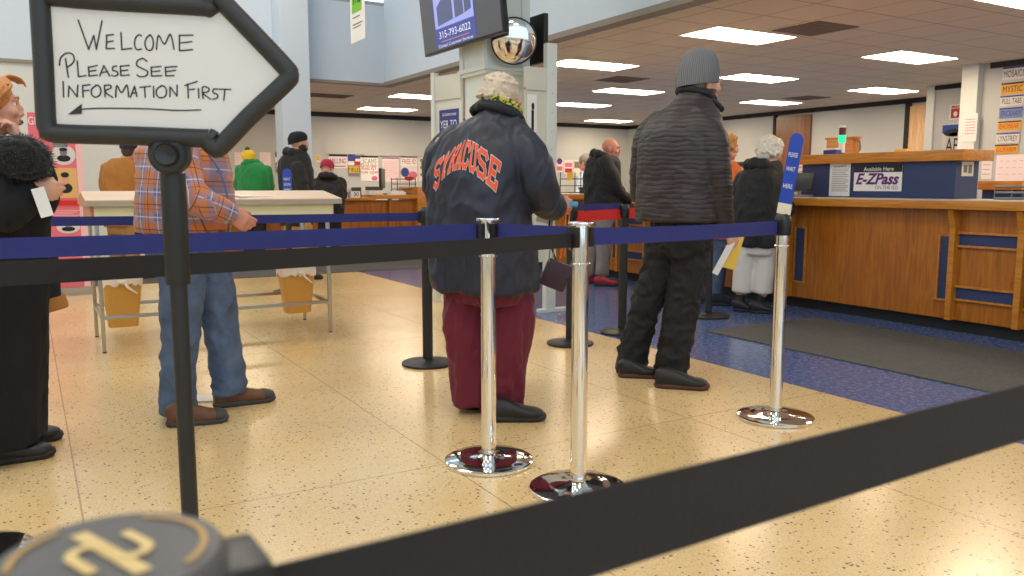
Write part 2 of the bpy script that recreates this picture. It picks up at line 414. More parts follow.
mat('vent_brown', (128, 108, 90), .9)
for i, (x, y, w_, d_, lab) in enumerate(((7.25, 6.05, .62, .61, 'brown air vent panel beside the big light right of the grey knit cap'), (12.8, 10.8, .62, .61, 'small dark air vent left of the signal tower light'),
                        (8.1, 10.4, .62, .61, 'dark air vent panel left of the grey knit cap'), (4.7, 15.0, 1.2, .61, 'air vent in the low ceiling right of the white column'))):
    bm = bmesh.new(); box(bm, x - w_ / 2, x + w_ / 2, y - d_ / 2, y + d_ / 2, Hc - .008, Hc + .01)
    v = tag(bm_obj('ceiling_vent', bm, 'vent_brown', smooth=False), lab, 'air vent', 'ceiling air vents')
    bm = bmesh.new()
    for k in range(7): yy = y - d_ / 2 + .06 + k * (d_ - .12) / 6; box(bm, x - w_ / 2 + .04, x + w_ / 2 - .04, yy - .012, yy + .012, Hc - .013, Hc - .006)
    bm_obj('slats', bm, 'vent_brown', v, smooth=False)
# ------------------------------------------------------------------ floor mats
tag(bx('floor_mat', (4.44, 5.70, .3, 4.62, 0, .009), 'mat_grey', bevel=.003), 'long dark grey floor mat in front of the oak counter on the right', 'floor mat')
tag(bx('floor_mat', (-3.5, 3.25, 10.16, 11.02, 0, .008), 'mat_grey', bevel=.003), 'grey floor mat strip behind the writing table', 'floor mat')
tag(bx('floor_mat', (3.27, 5.85, 10.18, 11.7, 0, .008), 'mat_grey', bevel=.003), 'grey floor mat in the far corner before the back counter', 'floor mat')
# ------------------------------------------------------------------ right service counter
ctr = ztagged('service_counter', 'long golden oak service counter with navy inlays running along the right', 'counter', (6.05, 3.6, 0))
def cpart(name, dims, m, bevel=0.):
    for d in (dims if isinstance(dims[0], tuple) else [dims]):
        bm = bmesh.new(); box(bm, *d, bevel=bevel); adopt(bm_obj(name, bm, m, None, smooth=bool(bevel)), ctr)
cpart('front_panel', (6.05, 6.45, .2, 12.3, .10, .935), OAK)
cpart('kick_base', (6.11, 6.42, .2, 12.3, 0, .10), 'trim_black')
cpart('worktop', (5.93, 6.62, .15, 12.3, .94, 1.004), OAKH, .004)
cpart('worktop_laminate', (5.945, 6.61, .16, 12.29, 1.004, 1.010), 'counter_laminate')
for k in range(6):
    y1 = 3.65 + 2.05 * (k - 1)
    if y1 < 1: y1, y2 = 1.6, 1.1
    else: y2 = y1 - .5
    for yy in (y1, y2):
        bm = bmesh.new(); box(bm, 5.995, 6.05, yy - .022, yy + .022, .10, .80)
        vs = [bm.verts.new(p) for p in ((5.995, yy - .022, .80), (5.95, yy - .022, .935), (6.05, yy - .022, .935), (6.05, yy - .022, .80), (5.995, yy + .022, .80), (5.95, yy + .022, .935), (6.05, yy + .022, .935), (6.05, yy + .022, .80))]
        for f in ((0, 1, 2, 3), (7, 6, 5, 4), (0, 4, 5, 1), (1, 5, 6, 2), (2, 6, 7, 3), (3, 7, 4, 0)): bm.faces.new([vs[i] for i in f])
        o = bm_obj('support_fin', bm, OAKH, smooth=False); o.parent = ctr; o.matrix_parent_inverse = Matrix.Translation(-Vector((6.05, 3.6, 0)))
    if k == 0: continue
    cpart('inlay', [(6.046, 6.06, y2 + .03, y1 - .03, .67, .755), (6.046, 6.06, y2 + .03, y1 - .03, .265, .35)], 'blue_laminate')
    cpart('inlay', (6.046, 6.06, y1 + .035, y1 + .115, .25, .73), 'blue_laminate')
    cpart('inlay', (6.046, 6.06, y2 - .155, y2 - .05, .25, .73), 'blue_laminate')
    cpart('inlay_moulding', [(6.025, 6.052, y2 + .022, y1 - .022, z, z + .016) for z in (.655, .755, .25, .35)], OAKX, .003)
    cpart('inlay_moulding', [(6.03, 6.052, y1 + .022, y1 + .15, .235, .25), (6.03, 6.052, y1 + .115, y1 + .128, .25, .74),
                             (6.03, 6.052, y2 - .17, y2 - .022, .235, .25), (6.03, 6.052, y2 - .168, y2 - .155, .25, .74), (6.03, 6.052, y2 - .05, y2 - .038, .25, .74)], OAKX, .003)
rs = ztagged('counter_riser', 'navy raised counter box with a thick oak top standing on the worktop', 'counter', (6.5, 4.6, 1.01))
def rpart(n, dims, m, bevel=0.):
    o = bx(n, dims, m, None, bevel); o.parent = rs; o.matrix_parent_inverse = Matrix.Translation(-Vector((6.5, 4.6, 1.01))); return o
rpart('riser_body', (6.35, 6.66, 3.87, 5.37, 1.011, 1.31), 'blue_laminate')
rpart('riser_top', (6.30, 6.73, 3.79, 5.44, 1.312, 1.398), OAKH, .004)
# things on the riser front
def fx(X, px0, py0, px1, py1):            # rectangle on a plane x = X
    a = at_x(px0, py1, X); b_ = at_x(px1, py0, X); return Face((X, a.y, a.z), (0, -1, 0), (0, 0, 1)), a.y - b_.y, b_.z - a.z
def fy(Y, px0, py0, px1, py1):
    a = at_y(px0, py1, Y); b_ = at_y(px1, py0, Y); return Face((a.x, Y, a.z), (1, 0, 0), (0, 0, 1)), b_.x - a.x, b_.z - a.z
f, w_, h_ = fx(6.345, 829, 164, 851, 196)
poster('notice_sheet', 'white printed notice taped to the left end of the navy riser', 'notice', f, w_, .295, 'paper',
       [('text', 'PLEASE READ', .5, .9, .022, 'ink_blue')] + lines(.12, .92, [.82 - i * .055 for i in range(13)], 'ink_grey', .016))
f, w_, h_ = fx(6.345, 853.6, 165, 903, 191)
poster('toll_pass_sign', 'black and white sign with purple toll pass lettering on the navy riser', 'sign', f, w_, h_, 'paper',
       [('rect', 0, 1, .74, 1.0, 'black_matte', 'header_band'), ('text', 'Available Here', .52, .86, .05, 'ink_white', .62),
        ('text', 'E-ZPass', .48, .46, .13, 'ink_purple', .9), ('text', 'ON THE GO', .7, .14, .045, 'ink_grey', .46)])
f, w_, h_ = fy(3.868, 961, 162, 976, 177)
poster('light_plaque', 'small beige plaque on the short right side of the navy riser', 'plaque', Face((6.42, 3.868, 1.19), (1, 0, 0), (0, 0, 1)), .16, .115, 'paper_warm',
       [('rect', .15, .45, .25, .75, 'ink_grey', 'printed_mark'), ('rect', .55, .85, .2, .8, 'ink_grey', 'printed_mark')])
# signal tower light, small machine and things on the riser top
def obj_at(name, label, cat, loc, rz=0, group=None): return ztagged(name, label, cat, loc, rz, group)
st = obj_at('signal_tower_light', 'small stack light glowing green under a dark red section, on the oak riser top', 'signal light', (6.55, at_x(841.5, 152, 6.55).y, 1.398))
for n_, prof, m_ in (('base', [(.045, 0), (.045, .012), (.03, .02)], 'black_plastic'), ('clear_tube', [(.027, .015), (.027, .11)], 'white_plastic'),
                     ('cap', [(.032, .248), (.032, .262), (.02, .268)], 'white_plastic')):
    bm = bmesh.new(); lathe(bm, prof); bm_obj(n_, bm, m_, st)
mat('lamp_green', (30, 205, 140), .4, emit=1.35); mat('lamp_red_off', (96, 22, 26), .3)
bm = bmesh.new(); lathe(bm, [(.033, .11), (.034, .13), (.034, .16), (.033, .18)]); bm_obj('green_lens', bm, 'lamp_green', st)
bm = bmesh.new(); lathe(bm, [(.031, .18), (.031, .248)]); bm_obj('red_lens', bm, 'lamp_red_off', st)
cp = obj_at('card_reader', 'small white and navy card machine on the oak riser top left of the signal light', 'card reader', (6.5, at_x(833, 152, 6.5).y, 1.398))
bx('body', (-.05, .05, -.07, .07, 0, .045), 'ink_blue', cp, .006); bx('lid', (-.045, .05, -.06, .06, .045, .062), 'white_plastic', cp, .005)
tag(bx('tape_dispenser', (6.55, 6.62, 4.45, 4.56, 1.398, 1.43), 'ink_yellow', bevel=.01), 'small yellow dispenser on the oak riser top', 'tape dispenser')
# tilted terminal at left of riser
tm = obj_at('terminal_screen', 'black terminal screen leaning back on the worktop left of the navy riser', 'screen', (6.13, at_x(797, 196, 6.13).y, 1.01), R(14))
bm = bmesh.new(); box(bm, -.012, .012, -.13, .13, .06, .23, .004, M=Matrix.Rotation(R(18), 4, 'Y')); bm_obj('display', bm, 'screen_dark', tm)
bm = bmesh.new(); box(bm, -.06, .08, -.12, .12, 0, .02, .004); tube(bm, [(.03, 0, .01), (.05, 0, .12)], .015); bm_obj('stand', bm, 'grey_plastic', tm)
tag(bx('paper_stack', (6.3, 6.55, 5.55, 5.8, 1.011, 1.05), 'paper_warm', bevel=.003), 'low stack of paper beside the terminal screen', 'papers')
f, w_, h_ = fx(9.0, 793, 157, 808, 172)
poster('notice_sheet', 'pale sheet standing behind the terminal screen, left of the oak riser top', 'notice', Face((7.2, 6.27, 1.11), (0, -1, 0), (0, 0, 1)), .28, .25, 'paper_pink', lines(.1, .9, [.8, .6, .4, .2], 'ink_grey', .03))
tag(bx('side_table', (7.1, 7.5, 5.9, 6.5, 0, 1.1), OAK, bevel=.004), 'low oak cabinet behind the counter under the pale sheet', 'cabinet')
# staff side furniture behind the counter
ca = at_x(822, 140, 9.0); cb_ = at_x(848, 153, 9.0)
cab = obj_at('wooden_hutch', 'orange wooden hutch behind the raised counter left of the signal light', 'cabinet', (9.15, (ca.y + cb_.y) / 2, 0))
bx('carcass', (-.06, .06, -(ca.y - cb_.y) / 2, (ca.y - cb_.y) / 2, 0, ca.z), OAKH, cab, .01)
bx('shelf_top', (-.07, .07, -(ca.y - cb_.y) / 2 - .02, (ca.y - cb_.y) / 2 + .02, ca.z, ca.z + .03), OAKH, cab, .005)
ds = obj_at('staff_desk', 'oak ledge desk with dark base behind the counter at the far right', 'desk', (8.2, 4.7, 0))
p1 = at_x(980, 181, 8.0); p2 = at_x(1017, 190, 8.0)
bx('desk_body', (-.15, .5, p2.y - 4.72, p1.y - 4.7, 0, p2.z), 'blue_laminate', ds); bx('desk_top', (-.2, .5, p2.y - 4.74, p1.y - 4.68, p2.z, p1.z), OAKH, ds, .004)
ty = obj_at('paper_tray', 'grey stacked paper tray on the worktop at the right edge', 'paper tray', (6.42, 3.42, 1.01))
bm = bmesh.new()
for z in (0, .045, .09): box(bm, -.12, .12, -.16, .11, z, z + .004); 
for (x, y) in ((-.12, -.16), (-.12, .107), (.117, -.16), (.117, .107)): box(bm, x, x + .004, y, y + .004, 0, .1)
for z in (0, .045, .09): box(bm, -.12, -.116, -.16, .11, z, z + .018); box(bm, -.12, .12, .107, .11, z, z + .02)
bm_obj('tray_frame', bm, 'grey_plastic', ty, smooth=False)
for z in (.005, .05): bx('paper', (-.10, .10, -.14, .09, z, z + .012), 'paper', ty)
# ------------------------------------------------------------------ nook and right wall signs
f, w_, h_ = fx(13.09, 941, 123, 969, 156)
poster('plate_poster', 'large framed licence plate poster with blue wave and big letters AB', 'poster', f, w_, h_, 'plate_white',
       [('rect', .0, 1, .72, .98, 'sign_blue', 'blue_band'), ('oval', .05, .95, .60, .84, 'black_matte', 'dark_wave'), ('oval', .25, 1.0, .62, .74, 'plate_white', 'white_wave'), ('text', 'AB', .42, .30, .34, 'ink_black', .52)])
f, w_, h_ = fx(13.09, 949, 104, 962, 120)
poster('fire_sign', 'small red and white safety sign on the grey wall above the plate poster', 'sign', f, w_, h_, 'paper',
       [('rect', .14, .9, .1, .92, 'ink_red', 'red_field'), ('oval', .36, .68, .2, .55, 'paper', 'white_symbol'), ('text', 'ALARM', .52, .78, .05, 'ink_white')])
f, w_, h_ = fx(11.195, 963, 113, 978, 142)
poster('wall_calendar', 'pale pink calendar sheet on the white corner pillar', 'calendar', f, w_, h_, 'paper_pink',
       [('rect', .12 + .13 * i, .20 + .13 * i, y, y + .03, 'ink_red', 'date_mark') for i in range(6) for y in (.78, .68, .58, .48, .38, .28)])
plates = [('MOSAIC1', 'plate_white', 'ink_black'), ('MYSTIC', 'plate_yellow', 'ink_black'), ('PULL TABS', 'plate_white', 'ink_black'), ('ERICKHAM', 'plate_blue', 'ink_white'),
          ('BADBEAR', 'plate_yellow', 'ink_red'), ('LYNSTREY', 'plate_white', 'ink_black'), ('GOFARM', 'plate_yellow', 'ink_red')]
pl_y = [(66, 79.5), (82, 94), (95, 105.5), (107, 118), (120.5, 130), (132, 143), (144, 153.5)]
pl_x = [(1003, 1030), (1001.5, 1029), (1000.5, 1026), (999.5, 1023), (998, 1021), (996.5, 1019.5), (995, 1018)]
pos = ['topmost', 'second from the top', 'third from the top', 'fourth from the top', 'fifth from the top', 'sixth from the top', 'lowest']
for (s, bg, ink), (y0, y1), (x0, x1), ps in zip(plates, pl_y, pl_x, pos):
    a = at_x(x0, (y0 + y1) / 2, 11.31); f = Face((11.31, a.y, at_x(1012, y1, 11.31).z), (0, -1, 0), (0, 0, 1)); hh = at_x(1012, y0, 11.31).z - f.o.z
    poster('licence_plate', '%s licence plate in the column on the right wall, %s' % ({'plate_white': 'white', 'plate_yellow': 'yellow', 'plate_blue': 'blue and white'}[bg], ps), 'licence plate', f, .30, hh * .96, bg,
           [('rect', 0, 1, .86, 1, 'ink_blue' if bg != 'plate_yellow' else 'ink_black', 'top_band'), ('text', s, .5, .42, hh * .72, ink if bg != 'plate_blue' else 'ink_blue', .84)], group='licence plates on the right wall')
f, w_, h_ = fx(11.31, 995, 154, 1030, 181)
poster('wall_chart', 'large pale pink chart sheet under the licence plates', 'chart', f, w_, h_, 'paper_pink', [('rect', .1 + .2 * i, .22 + .2 * i, y, y + .015, 'ink_pink', 'chart_mark') for i in range(4) for y in (.75, .5, .25)])
f, w_, h_ = fx(11.31, 981, 155, 993, 179)
poster('notice_sheet', 'small pale sheet on the right wall beside the pink chart', 'notice', f, w_, h_, 'paper_pink', lines(.1, .9, [.8, .6, .4, .2], 'ink_grey', .02))
tag(bx('wall_switch', (14.54, 14.6, 13.5, 14.4, 1.55, 1.66), 'black_plastic', bevel=.005), 'long black fitting low on the right wall beyond the white haired woman', 'wall fitting')
# ------------------------------------------------------------------ back counter
bk = ztagged('back_counter', 'low oak counter across the back of the lobby in front of the white column', 'counter', (4.1, 12.3, 0))
def bpart(n, dims, m, bevel=0.):
    o = bx(n, dims, m, None, bevel); o.parent = bk; o.matrix_parent_inverse = Matrix.Translation(-Vector((4.1, 12.3, 0))); return o
bpart('front_panel', (2.2, 6.03, 12.3, 12.36, .09, .88), OAK)
bpart('kick_base', (2.2, 6.03, 12.36, 12.42, 0, .09), 'trim_black')
bpart('worktop', (2.2, 4.72, 12.22, 12.54, .88, .925), OAKX, .004)
bpart('raised_worktop', (4.72, 5.42, 12.20, 12.98, .905, .965), OAKX, .004)
bpart('support_fin', (4.95, 5.0, 12.24, 12.3, .09, .905), OAK)
bpart('end_panel', (5.42, 5.58, 12.2, 12.98, .0, 1.09), OAKH, .006)
# things on it
def on_back(px, py, Y): return at_y(px, py, Y)
mo = obj_at('computer_monitor', 'black monitor on a stand seen edge on, on the back counter', 'monitor', (4.98, 12.6, .965), R(60))
bx('display', (-.22, .22, -.02, .02, .10, .42), 'black_plastic', mo, .006); bx('base', (-.12, .12, -.09, .09, 0, .02), 'black_plastic', mo, .005); bx('neck', (-.02, .02, .01, .04, .01, .2), 'black_plastic', mo)
pr_ = obj_at('receipt_printer', 'small white and black printer left of the monitor on the back counter', 'printer', (4.80, 12.5, .965))
bx('body', (-.12, .12, -.1, .1, 0, .07), 'white_plastic', pr_, .01); bx('cover', (-.115, .115, -.09, .09, .07, .13), 'dark_grey_plastic', pr_, .01)
pc = obj_at('number_sign', 'white number 30 card in a dark holder on the back counter', 'sign', (4.42, 12.30, .925))
f = Face((4.34, 12.28, .925), (1, 0, 0), (0, 0, 1))
bx('card', (-.08, .07, -.012, 0, 0, .10), 'paper', pc); bx('holder', (-.06, .10, .02, .03, 0, .16), 'dark_grey_plastic', pc)
f.text('30', .075, .05, .09, 'ink_black', None, h=.01).parent = None
t30 = [o for o in bpy.data.objects if o.name.startswith('lettering') and o.parent is None][-1]; t30.parent = pc; t30.matrix_parent_inverse = Matrix.Translation(-Vector((4.42, 12.30, .925)))
fm = obj_at('grey_screen', 'grey flat screen turned away beside the red capped person', 'monitor', (4.02, 12.42, .925), R(8))
bx('panel', (-.13, .10, -.015, .015, .05, .30), 'dark_grey_plastic', fm, .005); bx('foot', (-.08, .08, -.06, .06, 0, .05), 'dark_grey_plastic', fm, .004)
tr_ = obj_at('wire_tray', 'black wire letter tray at the right end of the back counter', 'paper tray', (5.33, 12.55, .965))
bm = bmesh.new()
for z in (.01, .09, .17, .25):
    tube(bm, [(-.16, -.12, z), (.16, -.12, z), (.16, .12, z), (-.16, .12, z)], .006, 6, closed=True)
    for k in range(5): x = -.12 + k * .06; tube(bm, [(x, -.12, z), (x, .12, z)], .003, 5)
for (x, y) in ((-.16, -.12), (.16, -.12), (.16, .12), (-.16, .12)): tube(bm, [(x, y, 0), (x, y, .27)], .007, 6)
bm_obj('wire_frame', bm, 'black_plastic', tr_)
dp = obj_at('paper_stack', 'white papers beside the monitor on the back counter', 'papers', (5.13, 12.4, .965)); bx('sheets', (-.13, .13, -.1, .1, 0, .04), 'paper', dp, .003); bx('sheets', (-.1, .1, -.09, .06, .04, .06), 'paper', dp, .003)
for (x, lab, cc) in ((4.14, 'small dark stapler on the low end of the back counter', 'dark_grey_plastic'), (4.26, 'small white pad holder beside the number card', 'white_plastic'), (4.33, 'small grey pen pot beside the number card', 'grey_plastic')):
    o = obj_at('desk_item' if 0 else {'dark_grey_plastic': 'stapler', 'white_plastic': 'pad_holder', 'grey_plastic': 'pen_pot'}[cc], lab, 'desk item', (x, 12.33, .925))
    bm = bmesh.new()
    if cc == 'dark_grey_plastic': box(bm, -.07, .07, -.02, .02, 0, .02, .005); box(bm, -.07, .06, -.018, .018, .03, .055, .008, M=Matrix.Rotation(R(-8), 4, 'Y'))
    elif cc == 'white_plastic': box(bm, -.03, .03, -.03, .03, 0, .015, .003); box(bm, -.03, .03, .0, .02, .01, .10, .003, M=Matrix.Rotation(R(-12), 4, 'X'))
    else: lathe(bm, [(.028, 0), (.03, .09)]); [tube(bm, [(.01 * i, 0, .02), (.02 * i, .01 * i, .14)], .004, 5) for i in (-1, 0, 1)]
    bm_obj('body', bm, cc, o)
# yellow cup beside green hoodie
cpz = obj_at('yellow_cup', 'yellow cup on the back counter beside the green hooded person', 'cup', (3.05, 12.42, .925)); bm = bmesh.new(); lathe(bm, [(.03, 0), (.045, .16), (.04, .16), (.02, .02)]); bm_obj('cup_body', bm, 'ink_yellow', cpz)
# ------------------------------------------------------------------ posters on the back wall
def wallposter(label, px0, py0, px1, py1, bg, items, name='poster', group='posters on the back wall'):
    f, w_, h_ = fy(18.39, px0, py0, px1, py1); return poster(name, label, 'poster', f, w_, h_, bg, items, group=group)
wallposter('poster with a purple heading nearest the red capped person', 329, 154.6, 347, 168, 'paper_pink', [('rect', 0, 1, .86, 1, 'ink_black', 'header'), ('text', 'MILLING', .5, .5, .16, 'ink_purple', .85), ('rect', .1, .9, .1, .18, 'ink_grey', 'footer')])
wallposter('red white and blue poster left of the tall pink poster', 348, 154.5, 360, 165, 'paper', [('rect', 0, .6, .35, 1, 'ink_blue', 'blue_field'), ('rect', .6, 1, .6, .9, 'ink_blue', 'blue_field'), ('rect', .5, 1, .0, .35, 'ink_red', 'red_field')])
wallposter('grey framed yellow notice below the red white and blue poster', 348, 165.5, 360, 176.5, 'grey_plastic', [('rect', .1, .9, .35, .9, 'ink_yellow', 'yellow_field'), ('text', 'YIELD', .5, .6, .12, 'ink_black'), ('rect', .1, .9, .1, .3, 'ink_grey', 'lower_field')])
wallposter('tall poster with dark heading and red writing', 361, 156, 378, 181, 'paper', [('rect', 0, 1, .93, 1, 'ink_black', 'header'), ('text', 'SCAMS', .5, .78, .16, 'ink_grey', .8), ('text', 'Find the', .45, .62, .12, 'ink_red'), ('text', 'Real ID', .45, .50, .12, 'ink_red'), ('text', 'now open', .5, .36, .12, 'ink_red'), ('oval', .6, .95, .02, .2, 'ink_pink', 'flower_mark')])
wallposter('pale pink sheet with lilac top edge behind the monitor', 382.5, 157, 398.5, 182, 'paper_pink', [('rect', 0, 1, .93, .97, 'ink_purple', 'header')] + lines(.1, .9, [.8 - .07 * i for i in range(9)], 'ink_pink', .01))
wallposter('poster with a dark heading and red letters right of the monitor', 400.6, 156, 417, 166.5, 'paper', [('rect', 0, 1, .84, 1, 'ink_black', 'header'), ('text', 'FREE ID', .5, .45, .16, 'ink_red', .85)])
wallposter('blue and pink map poster below the red lettered poster', 401, 167, 417, 181.5, 'paper_pink', [('oval', .0, .5, .3, .95, 'ink_blue', 'map_patch'), ('oval', .45, 1, .2, .7, 'ink_pink', 'map_patch'), ('oval', .2, .8, .05, .35, 'ink_red', 'map_patch')])
wallposter('cream notice with three dark blocks beside the navy coat', 418.5, 157, 427, 181, 'paper_warm', [('rect', .2, .8, y, y + .12, 'ink_grey', 'text_block') for y in (.8, .5, .2)])
wallposter('small yellow notice right of the white column', 316, 155, 320, 162, 'paper_warm', [('rect', .1, .9, .2, .9, 'ink_yellow', 'yellow_field')])
wallposter('pale sheet left of the yellow pompom hat', 235, 152.4, 244, 165, 'paper_pink', lines(.1, .9, [.8, .6, .4, .2], 'ink_grey', .01))
wallposter('pale pink sheet right of the yellow pompom hat', 260, 152.4, 270.4, 166, 'paper_pink', lines(.1, .9, [.8, .6, .4, .2], 'ink_pink', .01))
wallposter('narrow purple topped notice left of the bearded man', 275.5, 152, 280, 162, 'paper', [('rect', 0, 1, .5, 1, 'ink_purple', 'upper_block')])
wallposter('narrow dark framed notice below the purple topped one', 275.8, 163, 280.2, 172.5, 'ink_grey', [('rect', .2, .8, .2, .8, 'paper', 'sheet')])
wallposter('purple headed poster nearest the kiosk post', 556, 158, 563, 172, 'paper_pink', [('oval', .1, .9, .55, 1, 'ink_purple', 'purple_mark'), ('rect', .1, .9, .1, .4, 'ink_pink', 'text_block')])
wallposter('pink poster over the yellow tag', 564, 160, 573, 174, 'paper_pink', [('rect', .1, .9, .5, .8, 'ink_pink', 'text_block'), ('rect', .1, .9, .1, .4, 'ink_red', 'text_block')])
wallposter('grey and pink poster beside the clerk with grey hair', 573.5, 160, 580, 176, 'paper_warm', [('rect', .1, .9, .5, .9, 'ink_grey', 'picture')])
for (a, b2, lab) in (((325, 143.6), (364, 154), 'long grey wall board above the left posters'), ((380, 144.8), (428, 156), 'long grey wall board above the right posters')):
    f, w_, h_ = fy(18.37, a[0], a[1], b2[0], b2[1]); poster('wall_board', lab, 'wall board', f, w_, h_, 'wall_grey', [('rect', 0, 1, 0, .03, 'bulkhead_edge', 'edge')], group='grey wall boards')
# far corner counter clutter by the bald man
yt = obj_at('wire_rack', 'black wire rack with a yellow tag on the counter beside the clerk', 'rack', (6.35, 9.1, 1.01))
bm = bmesh.new()
for z in (.01, .10, .19): tube(bm, [(-.12, -.28, z), (.12, -.28, z), (.12, .2, z), (-.12, .2, z)], .006, 6, closed=True)
for (x, y) in ((-.12, -.28), (.12, -.28), (.12, .2), (-.12, .2)): tube(bm, [(x, y, 0), (x, y, .28)], .007, 6)
bm_obj('wire_frame', bm, 'black_plastic', yt); bx('tag', (-.13, -.125, -.1, .02, .17, .28), 'ink_yellow', yt)
tl = obj_at('desk_phone', 'black desk phone on the counter left of the bald man', 'phone', (6.2, 8.6, 1.01)); bm = bmesh.new(); box(bm, -.08, .08, -.1, .1, 0, .05, .01); box(bm, -.09, -.04, -.11, .11, .05, .085, .015); bm_obj('phone_body', bm, 'black_plastic', tl)
# ------------------------------------------------------------------ kiosk pillar
kp = tag(bx('kiosk_pillar', (3.45, 3.88, 6.3, 6.77, 2.13, 5.4), 'pillar_white'), kind='structure'); kp.name = 'pillar_kiosk'
bm = bmesh.new()
box(bm, 3.425, 3.905, 6.275, 6.795, 2.10, 2.135, .006); box(bm, 3.44, 3.89, 6.29, 6.78, 2.07, 2.10, .005)
bm_obj('moulding', bm, 'pillar_white', kp); bx('lower_shaft', (3.475, 3.855, 6.325, 6.745, 0, 2.07), 'pillar_white', kp)
bm = bmesh.new()
for (x0, x1, y0, y1) in ((3.435, 3.45, 6.3, 6.35), (3.435, 3.45, 6.70, 6.77), (3.45, 3.50, 6.285, 6.3), (3.80, 3.88, 6.285, 6.3)): box(bm, x0, x1, y0, y1, 2.135, 5.4)
bm_obj('edge_strips', bm, 'pillar_white', kp, smooth=False)
kr = ztagged('kiosk_partition', 'cream display partition with tall white post right of the pillar', 'partition', (4.05, 6.06, 0))
def kpart(n, dims, m, bevel=0.):
    o = bx(n, dims, m, None, bevel); o.parent = kr; o.matrix_parent_inverse = Matrix.Translation(-Vector((4.05, 6.06, 0))); return o
KA = at_y(525.5, 100, 6.05).x; KB = at_y(547, 100, 6.03).x; KC = at_y(557, 100, 6.03).x; KZ = at_y(552, 43, 6.03).z
kpart('post', (KB, KC, 6.03, 6.09, 0, KZ), 'pillar_white', .003)
kpart('foot', (3.84, 4.14, 6.02, 6.10, 0, .03), 'pillar_white', .003)
kpart('panel', (KA, KB, 6.05, 6.075, .45, 1.94), 'panel_cream'); kpart('header_board', (KA, KB, 6.035, 6.085, 1.92, 2.11), 'panel_cream', .003)
bm = bmesh.new()
for k in range(12): lathe(bm, [(.006, 0), (.006, .003)], ((KB + KC) / 2, 6.03, .3 + k * .16), 8, axis=(0, -1, 0))
o = bm_obj('bolts', bm, 'brushed_steel', kr); o.matrix_parent_inverse = Matrix.Translation(-Vector((4.05, 6.06, 0)))
a = at_y(529.5, 127, 6.03); 
poster('travel_poster', 'pale poster with a tall dark figure on the kiosk partition', 'poster', Face((KA + .015, 6.047, 1.42), (1, 0, 0), (0, 0, 1)), .095, .46, 'paper',
       [('rect', .0, .95, .02, .32, 'ink_grey', 'railing'), ('rect', .42, .68, .12, .72, 'ink_black', 'figure'), ('oval', .42, .72, .72, .86, 'ink_black', 'head')])
kl = ztagged('display_panel', 'cream display panel with slim post left of the pillar', 'partition', (3.42, 7.2, 0))
Dv = Vector((-.17, .985, 0)).normalized(); F0 = Vector((3.425, 6.86, 0)); fl = Face(F0 + Dv * .30, -Dv, (0, 0, 1))
def lpart(n, x0, x1, z0, z1, h0, h1, m):
    bm = bmesh.new(); fl.slab(bm, x0, x1, z0, z1, h0, h1, .003); o = bm_obj(n, bm, m, kl); o.matrix_parent_inverse = Matrix.Translation(-Vector((3.42, 7.2, 0)))
lpart('post', -.03, .02, 0, 2.16, -.03, .03, 'pillar_white'); lpart('header_board', .02, .42, 1.90, 2.12, -.015, .02, 'panel_cream')
lpart('panel', .02, .42, .3, 1.90, -.015, .006, 'panel_cream')
f = Face(fl.P(.08, 1.45, .008), fl.u, (0, 0, 1))
poster('blue_notice', 'blue poster with white lettering on the panel left of the pillar', 'poster', f, .30, .36, 'ink_blue',
       [('text', 'Licenses', .55, .88, .045, 'ink_white', .7), ('text', 'YER TO', .5, .62, .1, 'ink_white', .85), ('rect', .12, .8, .05, .38, 'paper', 'white_block')])
# ------------------------------------------------------------------ screen on the pillar
tv = ztagged('wall_screen', 'large grey screen showing a phone number, mounted on the pillar', 'screen', (3.3, 6.47, 2.3))
Mt = Matrix.Translation((3.3, 6.47, 2.305)) @ Matrix.Rotation(R(-6), 4, 'Y')
ft = Face(Mt @ Vector((0, .74, 0)), Mt.to_3x3() @ Vector((0, -1, 0)), Mt.to_3x3() @ Vector((0, 0, 1)))
mat('screen_grey', (84, 86, 92), .35, emit=.12); mat('screen_blue', (66, 76, 150), .4, emit=.35); mat('screen_sky', (150, 158, 222), .4, emit=.5); mat('screen_text', (210, 212, 230), .4, emit=.6); mat('screen_building', (84, 92, 130), .4, emit=.3); mat('screen_orange', (200, 140, 110), .4, emit=.4)
def tvp(n, x0, x1, y0, y1, h0, h1, m, bev=0.):
    bm = bmesh.new(); ft.slab(bm, x0, x1, y0, y1, h0, h1, bev); o = bm_obj(n, bm, m, tv, smooth=bool(bev)); o.matrix_parent_inverse = Matrix.Translation(-Vector((3.3, 6.47, 2.3))); return o
tvp('casing', 0, 1.48, 0, .84, -.05, 0, 'black_plastic', .006); tvp('screen', .018, 1.462, .02, .825, 0, .004, 'screen_grey')
pic = tvp('picture', .28, 1.05, .03, .825, .004, .006, 'screen_blue')
def sub(o): o.parent = None; o.matrix_parent_inverse = Matrix(); return adopt(o, pic)
sub(tvp('picture_sky', .30, 1.03, .20, .82, .006, .008, 'screen_sky'))
bm = bmesh.new()
for poly in (((.36, .22), (.66, .24), (.66, .54), (.36, .38)), ((.70, .24), (.86, .25), (.86, .70), (.70, .48)), ((.88, .25), (1.0, .27), (1.0, .62), (.88, .70))):
    bm.faces.new([bm.verts.new(ft.P(x, y, .0095)) for x, y in poly])
sub(bm_obj('picture_building', bm, 'screen_building', smooth=False))
sub(ft.text('315-793-6022', .66, .135, .085, 'screen_text', None, h=.009, fitw=.60)); sub(ft.text('Contact Customer Services', .66, .045, .04, 'screen_text', None, h=.009, fitw=.66))
sub(tvp('underline', .40, .92, .078, .084, .006, .008, 'screen_orange'))
